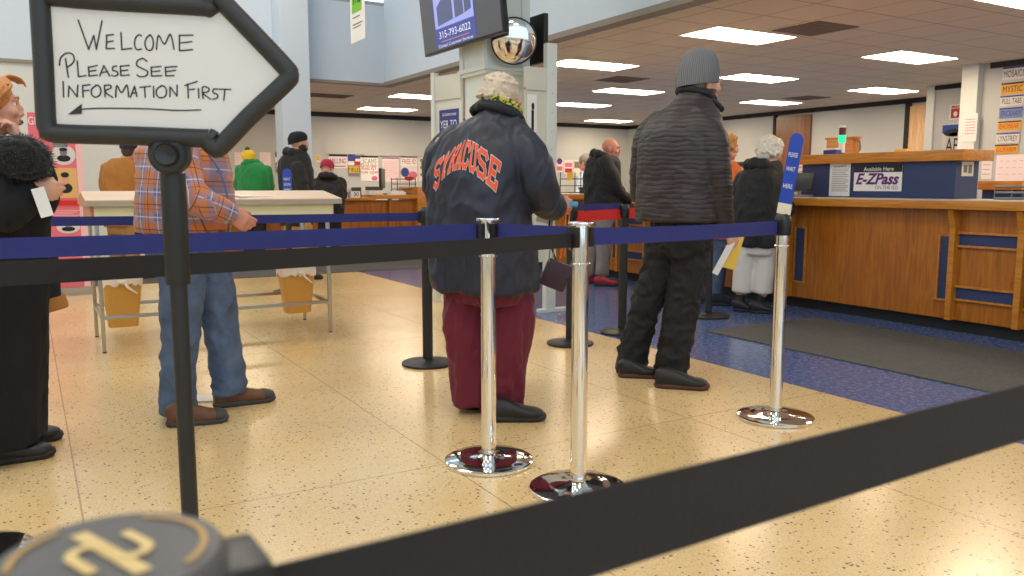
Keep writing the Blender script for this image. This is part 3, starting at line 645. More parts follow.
bm = bmesh.new(); box(bm, 3.34, 3.45, 6.4, 6.6, 2.5, 2.9, .005); o = bm_obj('bracket', bm, 'black_metal', tv); o.matrix_parent_inverse = Matrix.Translation(-Vector((3.3, 6.47, 2.3)))
# second screen seen from behind
t2 = ztagged('wall_screen', 'black screen seen from behind on the right side of the pillar', 'screen', (3.99, 6.4, 2.4))
bm = bmesh.new(); box(bm, 3.965, 4.01, 6.19, 6.75, 2.185, 2.6, .006); o = bm_obj('casing', bm, 'black_plastic', t2); o.matrix_parent_inverse = Matrix.Translation(-Vector((3.99, 6.4, 2.4)))
bm = bmesh.new(); box(bm, 3.88, 3.965, 6.45, 6.6, 2.32, 2.46, .004); o = bm_obj('bracket', bm, 'black_metal', t2); o.matrix_parent_inverse = Matrix.Translation(-Vector((3.99, 6.4, 2.4)))
# convex mirror
pm = at_y(514, 41, 6.12); mr = ztagged('convex_mirror', 'round convex mirror with black rim on the pillar', 'mirror', pm)
ax = Vector((-.42, -.88, -.22)).normalized(); r_ = .186
bm = bmesh.new(); prof = [(r_ * math.sin(t), .30 * r_ * math.cos(t)) for t in [math.pi / 2 * (1 - i / 14) for i in range(15)]]
lathe(bm, prof, (0, 0, 0), 40, axis=ax); bm_obj('mirror_dome', bm, 'chrome', mr)
bm = bmesh.new(); X = ax.orthogonal().normalized(); Y = ax.cross(X); tube(bm, [(X * math.cos(a) + Y * math.sin(a)) * (r_ + .002) for a in [2 * math.pi * i / 48 for i in range(48)]], .008, 8, closed=True); bm_obj('rim', bm, 'black_plastic', mr)
bm = bmesh.new(); tube(bm, [-ax * .005, Vector((.05, .14, .0)), Vector((.05, .2, .0))], .014, 8); lathe(bm, [(r_ * .98, -.002), (r_ * .98, -.008)], (0, 0, 0), 40, axis=ax); bm_obj('bracket', bm, 'black_metal', mr)
# hanging sign
hs = ztagged('hanging_sign', 'white hanging sign with a green block of lettering high left of the screen', 'sign', (2.6, 7.09, 2.38))
f = Face((2.6, 7.265, 2.375), (0, -1, 0), (0, 0, 1))
def hp(n, x0, x1, y0, y1, h0, h1, m): bm = bmesh.new(); f.slab(bm, x0, x1, y0, y1, h0, h1); o = bm_obj(n, bm, m, hs, smooth=False); o.matrix_parent_inverse = Matrix.Translation(-Vector((2.6, 7.09, 2.38))); return o
hp('panel', 0, .36, 0, .95, -.004, 0, 'paper'); hp('green_block', .05, .29, .25, .72, 0, .003, 'ink_green')
o = f.text('THE', .17, .38, .20, 'ink_black', None, h=.006, fitw=.2); o.parent = hs; o.matrix_parent_inverse = Matrix.Translation(-Vector((2.6, 7.09, 2.38)))
hp('printed_line', .06, .24, .205, .215, 0, .002, 'ink_grey'); hp('printed_line', .06, .30, .145, .155, 0, .002, 'ink_grey'); hp('printed_line', .06, .26, .12, .128, 0, .002, 'ink_grey')
bm = bmesh.new(); tube(bm, [f.P(.05, .95), f.P(.05, 3.02)], .002, 5); tube(bm, [f.P(.31, .95), f.P(.31, 3.02)], .002, 5); o = bm_obj('wires', bm, 'brushed_steel', hs); o.matrix_parent_inverse = Matrix.Translation(-Vector((2.6, 7.09, 2.38)))
# ------------------------------------------------------------------ writing table
mat('table_cream', (216, 210, 168), .5, var=.03, vscale=4); mat('table_edge', (170, 160, 146), .5); mat('table_top', (224, 192, 160), .4, var=.04, vscale=5); mat('table_end', (196, 130, 92), .5)
T0 = Vector((.37, 6.03, 0)); tb = ztagged('writing_table', 'long cream writing table with a ridged top and steel legs', 'table', (1.16, 6.42, 0))
def tp(n, bm, m, smooth=False): o = bm_obj(n, bm, m, tb, smooth=smooth); o.matrix_parent_inverse = Matrix.Translation(-Vector((1.16, 6.42, 0))); return o
x0, x1 = .325, 2.03; yf, yr, yb = 5.95, 6.40, 6.86; zf, zr = 1.022, 1.078
bm = bmesh.new(); prof = [(yf, zf - .006), (yf, zf), (yr, zr), (yb, zf), (yb, zf - .006), (yr, zr - .006)]
A = [bm.verts.new((x0, y, z)) for y, z in prof]; B = [bm.verts.new((x1, y, z)) for y, z in prof]
bridge(bm, [A, B]); tp('sloped_top', bm, 'table_top')
for ya, yb2 in ((yf, yf + .03), (yb - .03, yb)): bm = bmesh.new(); box(bm, x0, x1, ya, yb2, zf - .04, zf - .006); tp('edge_band', bm, 'table_edge')
for ya, yb2 in ((yf + .03, yf + .05), (yb - .05, yb - .03)): bm = bmesh.new(); box(bm, x0 + .05, x1 - .06, ya, yb2, .89, zf - .04); tp('apron', bm, 'table_cream')
for xx in (x0 + .0, x1 - .02):
    bm = bmesh.new(); P = [(yf + .03, zf - .04), (yf + .03, zf - .007), (yr, zr - .007), (yb - .03, zf - .007), (yb - .03, zf - .04)]
    A = [bm.verts.new((xx, y, z)) for y, z in P]; B = [bm.verts.new((xx + .02, y, z)) for y, z in P]; bridge(bm, [A, B])
    box(bm, xx + .03 if xx < 1 else xx - .05, xx + .05 if xx < 1 else xx - .03, yf + .05, yb - .05, .89, zf - .04); tp('end_cap', bm, 'table_end')
for (x, y) in ((.39, 6.06), (.39, 6.74), (1.95, 6.06), (1.95, 6.74)):
    bm = bmesh.new(); box(bm, x - .0125, x + .0125, y - .0125, y + .0125, .006, .95, .002); o = tp('leg', bm, 'brushed_steel', True)
    bm = bmesh.new(); lathe(bm, [(.014, 0), (.014, .008)], (x, y, 0), 12); adopt(bm_obj('foot_cap', bm, 'black_plastic'), o)
for d in ((.39, 1.95, 6.05, 6.07), (.39, 1.95, 6.73, 6.75), (.38, .40, 6.06, 6.74), (1.94, 1.96, 6.06, 6.74)):
    bm = bmesh.new(); box(bm, *d, .225, .25, .002); tp('rail', bm, 'brushed_steel', True)
# papers on table
for (px, a_, lab) in ((245, 20, 'loose white slip on the writing table near the plaid sleeve'), (262, -35, 'white pen lying on the writing table'), (234, 5, 'folded white form on the writing table beside the clasped hands')):
    p = at_z(px, 197, 1.035); pw, pd = ((.10, .05) if 'pen' not in lab else (.14, .01))
    bm = bmesh.new(); box(bm, -pw / 2, pw / 2, -pd / 2, pd / 2, .003, .007 if pd > .02 else .012, 0, M=Matrix.Rotation(R(a_), 4, 'Z') @ Matrix.Rotation(R(7), 4, 'X'))
    o = tag(bm_obj('pen' if 'pen' in lab else 'paper_slip', bm, 'paper', smooth=False), lab, 'pen' if 'pen' in lab else 'paper'); o.location = (p.x, p.y, zf + (p.y - yf) * (zr - zf) / (yr - yf) + .003)
# waste bins between the rails
mat('bin_amber', (206, 150, 66), .4, var=.04, vscale=6); mat('bin_liner', (238, 224, 206), .35, bump=.3, bscale=30)
def bin_(cx, cy, lab, rz=0):
    r = ztagged('waste_bin', lab, 'waste bin', (cx, cy, .12), rz, group='amber waste bins under the writing table'); r.scale = (1, 1, .88)
    bm = bmesh.new()
    def rect(w, d, z): 
        pts = []
        for sx, sy in ((1, 1), (-1, 1), (-1, -1), (1, -1)):
            for k in range(4):
                a = {(1, 1): 0, (-1, 1): 90, (-1, -1): 180, (1, -1): 270}[(sx, sy)] + k * 30; pts.append(bm.verts.new((sx * (w - .03) + .03 * math.cos(R(a)), sy * (d - .03) + .03 * math.sin(R(a)), z)))
        return pts
    bridge(bm, [rect(.095, .075, 0), rect(.13, .11, .40), rect(.122, .102, .40), rect(.088, .07, .02)]); bm_obj('bin_body', bm, 'bin_amber', r)
    bm = bmesh.new(); random.seed(int(cx * 100))
    def wav(w, d, z, a): 
        q = rect.__wrapped__(w, d, z) if hasattr(rect, '__wrapped__') else None
    pts = []
    for (w, d, z) in ((.136, .116, .345), (.139, .12, .375), (.137, .118, .408), (.118, .098, .408), (.11, .09, .30)):
        rr = []
        for k in range(48):
            a = 2 * math.pi * k / 48; c_, s_ = math.cos(a), math.sin(a); q = (abs(c_) ** 6 + abs(s_) ** 6) ** (-1 / 6)
            rr.append(bm.verts.new((w * c_ * q, d * s_ * q, z + (random.uniform(-.02, .012) if z < .36 else 0))))
        pts.append(rr)
    bridge(bm, pts, cap=False); bm_obj('liner', bm, 'bin_liner', r)
    bm = bmesh.new(); tube(bm, catmull([(.02, -.122, .36), (.03, -.14, .33), (.06, -.135, .30), (.09, -.128, .27)], 5), [.012, .012, .012, .011, .011, .01, .01, .01, .009, .009, .008, .008, .007, .006, .005, .004], 8); blob(bm, (.0, -.125, .37), (.03, .012, .02)); bm_obj('liner_knot', bm, 'bin_liner', r)
    return r
bin_(.545, 6.42, 'amber waste bin with knotted white liner at the left end of the table'); bin_(1.80, 6.42, 'amber waste bin with white liner at the right end of the table')
# ------------------------------------------------------------------ pink banner stand
f, w_, h_ = fy(9.5, 36, 113, 80, 240)
bn = ztagged('banner_stand', 'pink exhibition banner with oval portraits behind the woman in black', 'banner', (f.o.x + w_ / 2, 9.5, 0))
fb = Face((f.o.x, 9.5, 0), (1, 0, 0), (0, 0, 1)); mat('banner_pink', (226, 108, 122), .6, var=.05, vscale=3); mat('banner_light', (240, 190, 190), .6); mat('sepia', (222, 176, 108), .7)
def bnp(n, x0, x1, y0, y1, h0, h1, m, kind='r'):
    bm = bmesh.new()
    if kind == 'r': fb.slab(bm, x0, x1, y0, y1, h0, h1)
    else: bm.faces.new(ring(bm, fb.P((x0 + x1) / 2, (y0 + y1) / 2, h1), fb.u * (x1 - x0) / 2, fb.v * (y1 - y0) / 2, 24))
    o = bm_obj(n, bm, m, bn, smooth=False); o.matrix_parent_inverse = Matrix.Translation(-bn.location); return o
bnp('banner_sheet', 0, w_, .08, 1.83, -.003, 0, 'banner_pink'); bnp('base', -.02, w_ + .02, 0, .08, -.06, .06, 'brushed_steel')
bnp('side_stripe', w_ - .06, w_, .08, 1.83, 0, .002, 'banner_light'); bnp('red_stripe', 0, w_ + .03, .915, .965, .004, .01, 'belt_red')
o = fb.text('GRUNWALD', w_ * .46, 1.745, .11, 'ink_white', None, h=.004, fitw=w_ * .9); o.parent = bn; o.matrix_parent_inverse = Matrix.Translation(-bn.location)
for (yc, hh, ov) in ((1.42, .2, 1), (1.14, .30, 0), (.70, .14, 1)):
    fr = bnp('portrait_frame', w_ * .40, w_ * .86, yc - hh / 2, yc + hh / 2, 0, .003, 'sepia' if not ov else 'plate_white', 'r' if not ov else 'o')
    for nm, xa, xb, ya, yb_, mm in (('portrait_bust', .5, .76, -.34, .0, 'ink_black'), ('portrait_head', .56, .70, -.05, .3, 'skin' if not ov else 'ink_grey'), ('portrait_hair', .55, .71, .18, .36, 'ink_black')):
        q = bnp(nm, w_ * xa, w_ * xb, yc + hh * ya, yc + hh * yb_, 0, .005 + .001 * (nm != 'portrait_bust') + .001 * (nm == 'portrait_hair'), mm, 'o'); q.parent = None; q.matrix_parent_inverse = Matrix(); adopt(q, fr)
for k in range(14): bnp('printed_line', w_ * .3, w_ * (.9 - .08 * (k % 3)), 1.64 - k * .012 if k < 6 else .86 - (k - 6) * .016, 1.646 - k * .012 if k < 6 else .866 - (k - 6) * .016, 0, .002, 'banner_light')
# ------------------------------------------------------------------ stanchions
def stanchion(name, label, x, y, h, metal, base_r=.18, post_r=.03, head='cap', group=None, rz=0.):
    r = ztagged(name, label, 'stanchion', (x, y, 0), rz, group)
    bm = bmesh.new(); lathe(bm, [(base_r - .004, 0), (base_r, .004), (base_r, .014), (base_r - .01, .019), (base_r * .6, .025), (post_r + .01, .031), (post_r + .003, .036)], n=56); bm_obj('base', bm, metal, r)
    bm = bmesh.new(); lathe(bm, [(post_r, .04), (post_r, h - .10)], n=32); bm_obj('post', bm, metal, r)
    bm = bmesh.new(); lathe(bm, [(post_r + .001, h - .155), (post_r + .007, h - .153), (post_r + .007, h - .147), (post_r + .001, h - .145)], n=32); bm_obj('collar', bm, metal, r)
    bm = bmesh.new()
    if head == 'cap':
        lathe(bm, [(post_r - .002, h - .10), (post_r - .002, h - .012)], n=32); bm_obj('head', bm, metal, r)
        bm = bmesh.new(); lathe(bm, [(post_r + .016, h - .012), (post_r + .018, h - .006), (post_r + .016, h)], n=36); bm_obj('cap', bm, metal, r)
    else:
        lathe(bm, [(post_r + .004, h - .10), (post_r + .008, h - .09), (post_r + .008, h - .03), (post_r + .006, h - .012), (post_r - .006, h)], n=36); bm_obj('head', bm, 'black_plastic', r)
    return r
def clip(r, ang, h, m='black_plastic', post_r=.03):
    d = Vector((math.cos(ang), math.sin(ang), 0)); s = Vector((-d.y, d.x, 0)); bm = bmesh.new()
    M = Matrix.Identity(4)
    for i, a in enumerate((d, s, Vector((0, 0, 1)))): M[0][i], M[1][i], M[2][i] = a
    box(bm, post_r - .004, post_r + .022, -.018, .018, h - .085, h - .014, .004, M=M); bm_obj('belt_clip', bm, m, r)
def belt(label, a, b_, w_, m, sag=0., name='barrier_belt', trim=.03, th=.0016, group=None, n=24, ends=True):
    """a, b_: top edge end points (3D)"""
    a, b_ = Vector(a), Vector(b_); d = (b_ - a); L = d.length; u = d.normalized(); a = a + u * trim; b_ = b_ - u * trim if ends else b_
    nrm = Vector((-u.y, u.x, 0)).normalized() * th / 2; bm = bmesh.new(); R0 = []
    for i in range(n + 1):
        t = i / n; p = a.lerp(b_, t) - Vector((0, 0, 4 * sag * t * (1 - t)))
        R0.append([bm.verts.new(p + nrm), bm.verts.new(p - nrm), bm.verts.new(p - nrm - Vector((0, 0, w_))), bm.verts.new(p + nrm - Vector((0, 0, w_)))])
    bridge(bm, R0); c = (a + b_) / 2
    return tag(bm_obj(name, bm, m, smooth=False, origin=(c.x, c.y, c.z)), label, 'barrier belt', group)
P1 = Vector((1.558, 2.832, 0)); P2 = Vector((1.693, 2.394, 0)); P3 = Vector((3.06, 2.687, 0)); P4 = Vector((2.119, 4.644, 0)); P5 = Vector((3.263, 4.732, 0)); P6 = Vector((3.853, 4.892, 0))
def ang(a, b_): d = b_ - a; return math.atan2(d.y, d.x)
L1 = at_d(-60, 242, 2.35); L1.z = 0; L2 = at_d(-190, 250, 1.42); L2.z = 0; L4 = at_d(-60, 250, 4.22); L4.z = 0
s1 = stanchion('belt_stanchion', 'chrome stanchion directly in front of the man in the navy lettered jacket', P1.x, P1.y, .992, 'chrome', group=None)
s2 = stanchion('belt_stanchion', 'chrome stanchion right of the navy lettered jacket, base cut by the near black belt', P2.x, P2.y, .99, 'chrome')
s3 = stanchion('belt_stanchion', 'chrome stanchion carrying a blue sign in front of the oak counter', P3.x, P3.y, .985, 'chrome', head='dome')
s4 = stanchion('belt_stanchion', 'black stanchion left of the maroon trousers', P4.x, P4.y, .985, 'black_metal', head='dome', base_r=.165, post_r=.032)
s5 = stanchion('belt_stanchion', 'black stanchion just behind the second chrome post', P5.x, P5.y, .98, 'black_metal', head='dome', base_r=.165, post_r=.032)
s6 = stanchion('belt_stanchion', 'black stanchion left of the man in the grey knit cap', P6.x, P6.y, .975, 'black_metal', head='dome', base_r=.165, post_r=.032)
for s_, a_, h_ in ((s1, ang(P1, L1), .985), (s1, ang(P1, P2), .985), (s2, ang(P2, P1), .985), (s2, ang(P2, P3), .985), (s2, ang(P2, L2), .985), (s3, ang(P3, P2), .975), (s4, ang(P4, L4), .975), (s5, ang(P5, P6), .985), (s6, ang(P6, P5), .985)): clip(s_, a_, h_)
def zt(p, z): return Vector((p.x, p.y, z))
lz1 = at_d(-60, 241, 2.35).z; lz2 = at_d(-190, 256, 1.42).z; lz4 = at_d(-60, 217, 4.22).z
BW = .062
belt('blue belt running left from the chrome stanchion, behind the sign post', zt(P1, .972), Vector((L1.x, L1.y, .965)), BW, 'belt_blue', .004)
belt('short blue belt between the two near chrome stanchions', zt(P1, .972), zt(P2, .972), BW, 'belt_blue')
belt('blue belt running right to the chrome stanchion with the blue sign', zt(P2, .968), zt(P3, .955), BW, 'belt_blue', .006)
belt('black belt running left below the blue belt, nearest the sign post', zt(P2, .952), Vector((L2.x, L2.y, .975)), .05, 'belt_black', .006)
belt('blue belt behind the plaid shirt and across the writing table', zt(P4, .952), Vector((L4.x, L4.y, .955)), .05, 'belt_blue', .004)
belt('short far blue belt in front of the bald man', zt(P5, 1.0 - .012), zt(P6, .995 - .01), .045, 'belt_blue')
belt('bright red belt in front of the grey trousered man', zt(P5, .935), zt(P6, .945), .075, 'belt_red')
belt('bright red belt continuing behind the man in the grey knit cap', zt(P6, .945), zt(P6, .945) + Vector((1.1, .25, 0)), .075, 'belt_red')
# left stanchions out of the frame carry the belts
stanchion('belt_stanchion', 'chrome stanchion past the left edge holding the blue belt', L1.x, L1.y, .99, 'chrome'); stanchion('belt_stanchion', 'chrome stanchion past the left edge holding the near black belt', L2.x, L2.y, .99, 'chrome')
stanchion('belt_stanchion', 'black stanchion hidden behind the woman in black', L4.x, L4.y, .985, 'black_metal', head='dome')
q = P6 + Vector((1.13, .257, 0)); stanchion('belt_stanchion', 'black stanchion hidden behind the man in the grey knit cap', q.x, q.y, .975, 'black_metal', head='dome')
# blue blade sign on the third stanchion
def blade_sign(label, base, h, w_, lean, words, facing, name='blade_sign'):
    r = ztagged(name, label, 'sign', base, 0)
    u = Vector((math.cos(facing), math.sin(facing), 0)); v = (Vector((0, 0, 1)) + u * lean).normalized(); u = (u - v * u.dot(v)).normalized(); f = Face((0, 0, 0), u, v)
    bm = bmesh.new(); out = [(-w_ / 2, .04)] + [(-w_ / 2, h - w_ * .5)] + [(-w_ / 2 * math.cos(a), h - w_ * .5 + w_ * .5 * math.sin(a)) for a in [R(20 * i) for i in range(1, 9)]] + [(w_ / 2, h - w_ * .5), (w_ / 2, .04)]
    A = [bm.verts.new(f.P(x, y, .003)) for x, y in out]; B = [bm.verts.new(f.P(x, y, -.003)) for x, y in out]; bridge(bm, [A, B]); bm_obj('blade', bm, 'sign_blue', r, smooth=False)
    bm = bmesh.new(); f.slab(bm, -w_ / 2, w_ / 2, 0, .05, -.006, .006); bm_obj('sign_holder', bm, 'paper_warm', r, smooth=False)
    for s, y, sz in words: f.text(s, 0, y, sz, 'ink_white', r, h=.006, fitw=w_ * .7)
    return r
blade_sign('tall narrow blue sign with white words on the chrome stanchion by the counter', (3.06, 2.687, .985), .375, .066, .15, (('PLEASE', .275, .03), ('WAIT', .21, .03), ('HERE', .13, .03)), -TH + R(-48))
# a blue sign behind the table
pb = at_d(287.5, 190, 8.6); 
stanchion('belt_stanchion', 'black stanchion behind the writing table carrying a small blue sign', pb.x, pb.y, .96, 'black_metal', head='dome')
blade_sign('small blue sign with three white words behind the writing table', (pb.x, pb.y, .96), .33, .095, .0, (('NEXT', .22, .04), ('SIGN', .165, .04), ('HERE', .11, .04)), -TH)
# ------------------------------------------------------------------ near stanchion and near black belt
N0 = at_d(110, 556, .30); zN = N0.z
ns = stanchion('belt_stanchion', 'black stanchion head with a gold emblem very close at the lower left', N0.x, N0.y, zN - .004, 'black_metal', head='dome', post_r=.034)
mat('head_grey', (84, 82, 82), .45); mat('gold_print', (214, 184, 120), .4); mat('gold_dim', (176, 138, 74), .45)
bm = bmesh.new(); lathe(bm, [(.038, -.016), (.0425, -.013), (.0425, -.004), (.040, 0), (.0, .0)], (0, 0, zN + .001), 56); bm_obj('top_disc', bm, 'head_grey', ns)
# emblem laid out along the view (u = picture right)
ur = Vector((math.cos(TH), -math.sin(TH), 0)); uv_ = Vector((math.sin(TH), math.cos(TH), 0)); fe = Face((0, 0, zN + .0018), ur, uv_)
def stroke(bm, f, pts, w_, h=0., th=.0006):
    for (x0_, y0_), (x1_, y1_) in zip(pts, pts[1:]):
        d = Vector((x1_ - x0_, y1_ - y0_)); L = d.length
        if L < 1e-7: continue
        n_ = Vector((-d.y, d.x)) / L * w_ / 2; e = d / L * w_ * .25
        q = [(x0_ - e.x + n_.x, y0_ - e.y + n_.y), (x1_ + e.x + n_.x, y1_ + e.y + n_.y), (x1_ + e.x - n_.x, y1_ + e.y - n_.y), (x0_ - e.x - n_.x, y0_ - e.y - n_.y)]
        A = [bm.verts.new(f.P(x, y, h)) for x, y in q]; B = [bm.verts.new(f.P(x, y, h - th)) for x, y in q]; bridge(bm, [A, B])
def hook(c, r1, r2, a0, a1, rot, n=14):
    o = []
    for i in range(n + 1):
        a = R(a0 + (a1 - a0) * i / n); x, y = r1 * math.cos(a), r2 * math.sin(a); o.append((c[0] + x * math.cos(rot) - y * math.sin(rot), c[1] + x * math.sin(rot) + y * math.cos(rot)))
    return o
def ribbon(bm, f, pts, w_, h=0.):
    prev = None
    for i, (x, y) in enumerate(pts):
        a = Vector(pts[max(i - 1, 0)]); b_ = Vector(pts[min(i + 1, len(pts) - 1)]); d = (b_ - a).normalized(); n_ = Vector((-d.y, d.x)) * w_ / 2
        row = (bm.verts.new(f.P(x + n_.x, y + n_.y, h)), bm.verts.new(f.P(x - n_.x, y - n_.y, h)))
        if prev: bm.faces.new((prev[0], prev[1], row[1], row[0]))
        prev = row
bm = bmesh.new(); rt_ = R(-38)
def rr(x, y): return (x * math.cos(rt_) - y * math.sin(rt_), x * math.sin(rt_) + y * math.cos(rt_))
ribbon(bm, fe, [rr(-.026, 0), rr(.026, 0)], .0066)
ribbon(bm, fe, [rr(-.013, .0125), rr(.002, .0125)] + [rr(.003 + .0075 * math.sin(R(a)), .006 + .0065 * math.cos(R(a))) for a in range(10, 181, 17)], .0046, .0003)
ribbon(bm, fe, [rr(.013, -.0125), rr(-.002, -.0125)] + [rr(-.003 - .0075 * math.sin(R(a)), -.006 - .0065 * math.cos(R(a))) for a in range(10, 181, 17)], .0046, .0003)
bm_obj('gold_emblem', bm, 'gold_print', ns, smooth=False)
for a0, a1 in ((-15, 100), (150, 215)): bm = bmesh.new(); ribbon(bm, fe, [(.034 * math.cos(R(a)), .034 * math.sin(R(a))) for a in range(a0, a1, 5)], .0028); bm_obj('gold_arc', bm, 'gold_dim', ns, smooth=False)
def DL(lat, d): return Vector((d * math.sin(TH) + lat * math.cos(TH), d * math.cos(TH) - lat * math.sin(TH), 0))
E1 = DL(.409 * 1.45 + .109, .48 + .224 * 1.95); 
A0 = at_d(250, 562, .347); A1 = at_d(700, 462, .485); A2 = at_d(1024, 384, .705)
dirb = (Vector((A2.x, A2.y, 0)) - Vector((A1.x, A1.y, 0))).normalized(); Aend = A2 + dirb * 1.1; Aend.z = A2.z - .006
clip(ns, ang(N0 * Vector((1, 1, 0)), Aend * Vector((1, 1, 0))) if False else math.atan2(Aend.y - N0.y, Aend.x - N0.x), zN + .004, post_r=.036)
a_ = Vector((N0.x, N0.y, zN - .02)); 
belt('wide black belt crossing the whole foreground at the lower right', a_, Aend, .05, 'belt_black', .004, trim=.055)
stanchion('belt_stanchion', 'black stanchion past the right edge holding the foreground belt', Aend.x, Aend.y, .985, 'black_metal', head='dome')
# ------------------------------------------------------------------ arrow sign on its post
sg = ztagged('arrow_sign', 'black framed white arrow board with handwritten welcome message on a post', 'sign', at_d(172, 160, 1.6) * Vector((1, 1, 0)))
SL = sg.location.copy()
def sp_(n, bm, m, smooth=True): o = bm_obj(n, bm, m, sg, smooth=smooth); o.matrix_parent_inverse = Matrix.Translation(-SL); return o
zt_ = at_d(172, 168, 1.6).z; pz = at_d(178, 284, 1.6).z
bm = bmesh.new(); lathe(bm, [(.0225, pz), (.0235, pz + .005), (.0235, zt_ - .01)], (SL.x, SL.y, 0), 24); sp_('upper_tube', bm, 'black_metal')
bm = bmesh.new(); lathe(bm, [(.0165, .02), (.0165, pz + .01)], (SL.x, SL.y, 0), 24); sp_('lower_tube', bm, 'black_metal')
bm = bmesh.new(); lathe(bm, [(.17, 0), (.17, .01), (.03, .022), (.02, .03)], (SL.x, SL.y, 0), 48); sp_('base', bm, 'black_metal')
# board face: origin so that crop pixels map to it. yaw 12 deg (right side farther), roll -1.3 deg
yaw = -TH + R(8); u = Vector((math.cos(yaw), math.sin(yaw), 0)); roll = R(-1.6); nn = Vector((u.y, -u.x, 0)); v = Vector((0, 0, 1))
u2 = (u * math.cos(roll) + v * math.sin(roll)); v2 = (v * math.cos(roll) - u * math.sin(roll))
O = at_d(172, 139, 1.575); fs = Face(O, u2, v2)
def onboard(px, py):                      # pixel -> board coordinates by intersecting the view ray with the board plane
    r = ray(px, py); t = (fs.o - C0).dot(fs.n) / r.dot(fs.n); p = C0 + r * t; d = p - fs.o; return (d.dot(fs.u), d.dot(fs.v))
Zs = 1016 / 300
def ob(cx, cy): return onboard(cx / Zs, cy / Zs)
out = [onboard(*p) for p in ((46, -1), (44.5, 8), (49, 126), (51, 133), (60, 133.5), (211, 139.5), (212, 146), (219, 147), (288, 80), (290, 74), (285, 67), (215, -4))]
inn = [(48, 2), (53, 130), (208, 137), (213, 143), (288, 75), (214, -2), (206, -3), (205, 7)]
bpts = [onboard(*p) for p in inn]
bm = bmesh.new(); A = [bm.verts.new(fs.P(x, y, 0)) for x, y in bpts]; B = [bm.verts.new(fs.P(x, y, -.008)) for x, y in bpts]; bridge(bm, [A, B]); sp_('board', bm, 'sign_board', False)
bm = bmesh.new(); T = [fs.P(*onboard(*p), -.002) for p in ((41, -2), (43, 60), (47, 118), (49, 129), (54, 134), (62, 135.5), (140, 138), (205, 141), (209, 141.5), (209, 133))]
# frame: rounded tube pieces
fr1 = [onboard(*p) for p in ((206, 8), (203, 6.5), (100, 0.5), (46, -4), (41, -1.5), (40.3, 4), (43.5, 60), (46.2, 118), (48.5, 128), (56, 133.3), (140, 136), (205, 138.5), (210, 138), (213, 140))]
fr2 = [onboard(*p) for p in ((208, 136), (209.5, 143), (214, 147), (220, 147), (250, 116), (286, 82), (289.5, 75), (286, 68), (250, 30), (219, -2), (214, -6), (209, -5), (208, 4))]
def smooth2(P, k=5): return catmull([tuple(p) for p in P], k)
bm = bmesh.new()
for fr in (fr1, fr2):
    pts = [fs.P(x, y, .0) for x, y in smooth2(fr)]
    tube(bm, pts, .0178, 16)
sp_('frame', bm, mat('frame_black', (42, 41, 39), .5))
bm = bmesh.new(); kx, ky = onboard(169, 155)
lathe(bm, [(.036, -.025), (.036, .008), (.030, .014)], fs.P(kx, ky, 0), 32, axis=fs.n); sp_('pivot_bracket', bm, 'black_metal')
bm = bmesh.new(); fs.slab(bm, kx - .036, kx + .036, ky, ky + .03, -.025, .008, .003); sp_('bracket_plate', bm, 'black_metal')
bm = bmesh.new(); lathe(bm, [(.021, .014), (.022, .02), (.018, .027), (.008, .024)], fs.P(kx, ky, 0), 28, axis=fs.n); sp_('knob', bm, mat('knob_black', (30, 29, 29), .35))
bm = bmesh.new(); hx, hy = onboard(59, 144); fs.slab(bm, hx - .012, hx + .012, hy - .006, hy + .012, -.01, 0, .003); sp_('corner_clip', bm, 'grey_plastic')
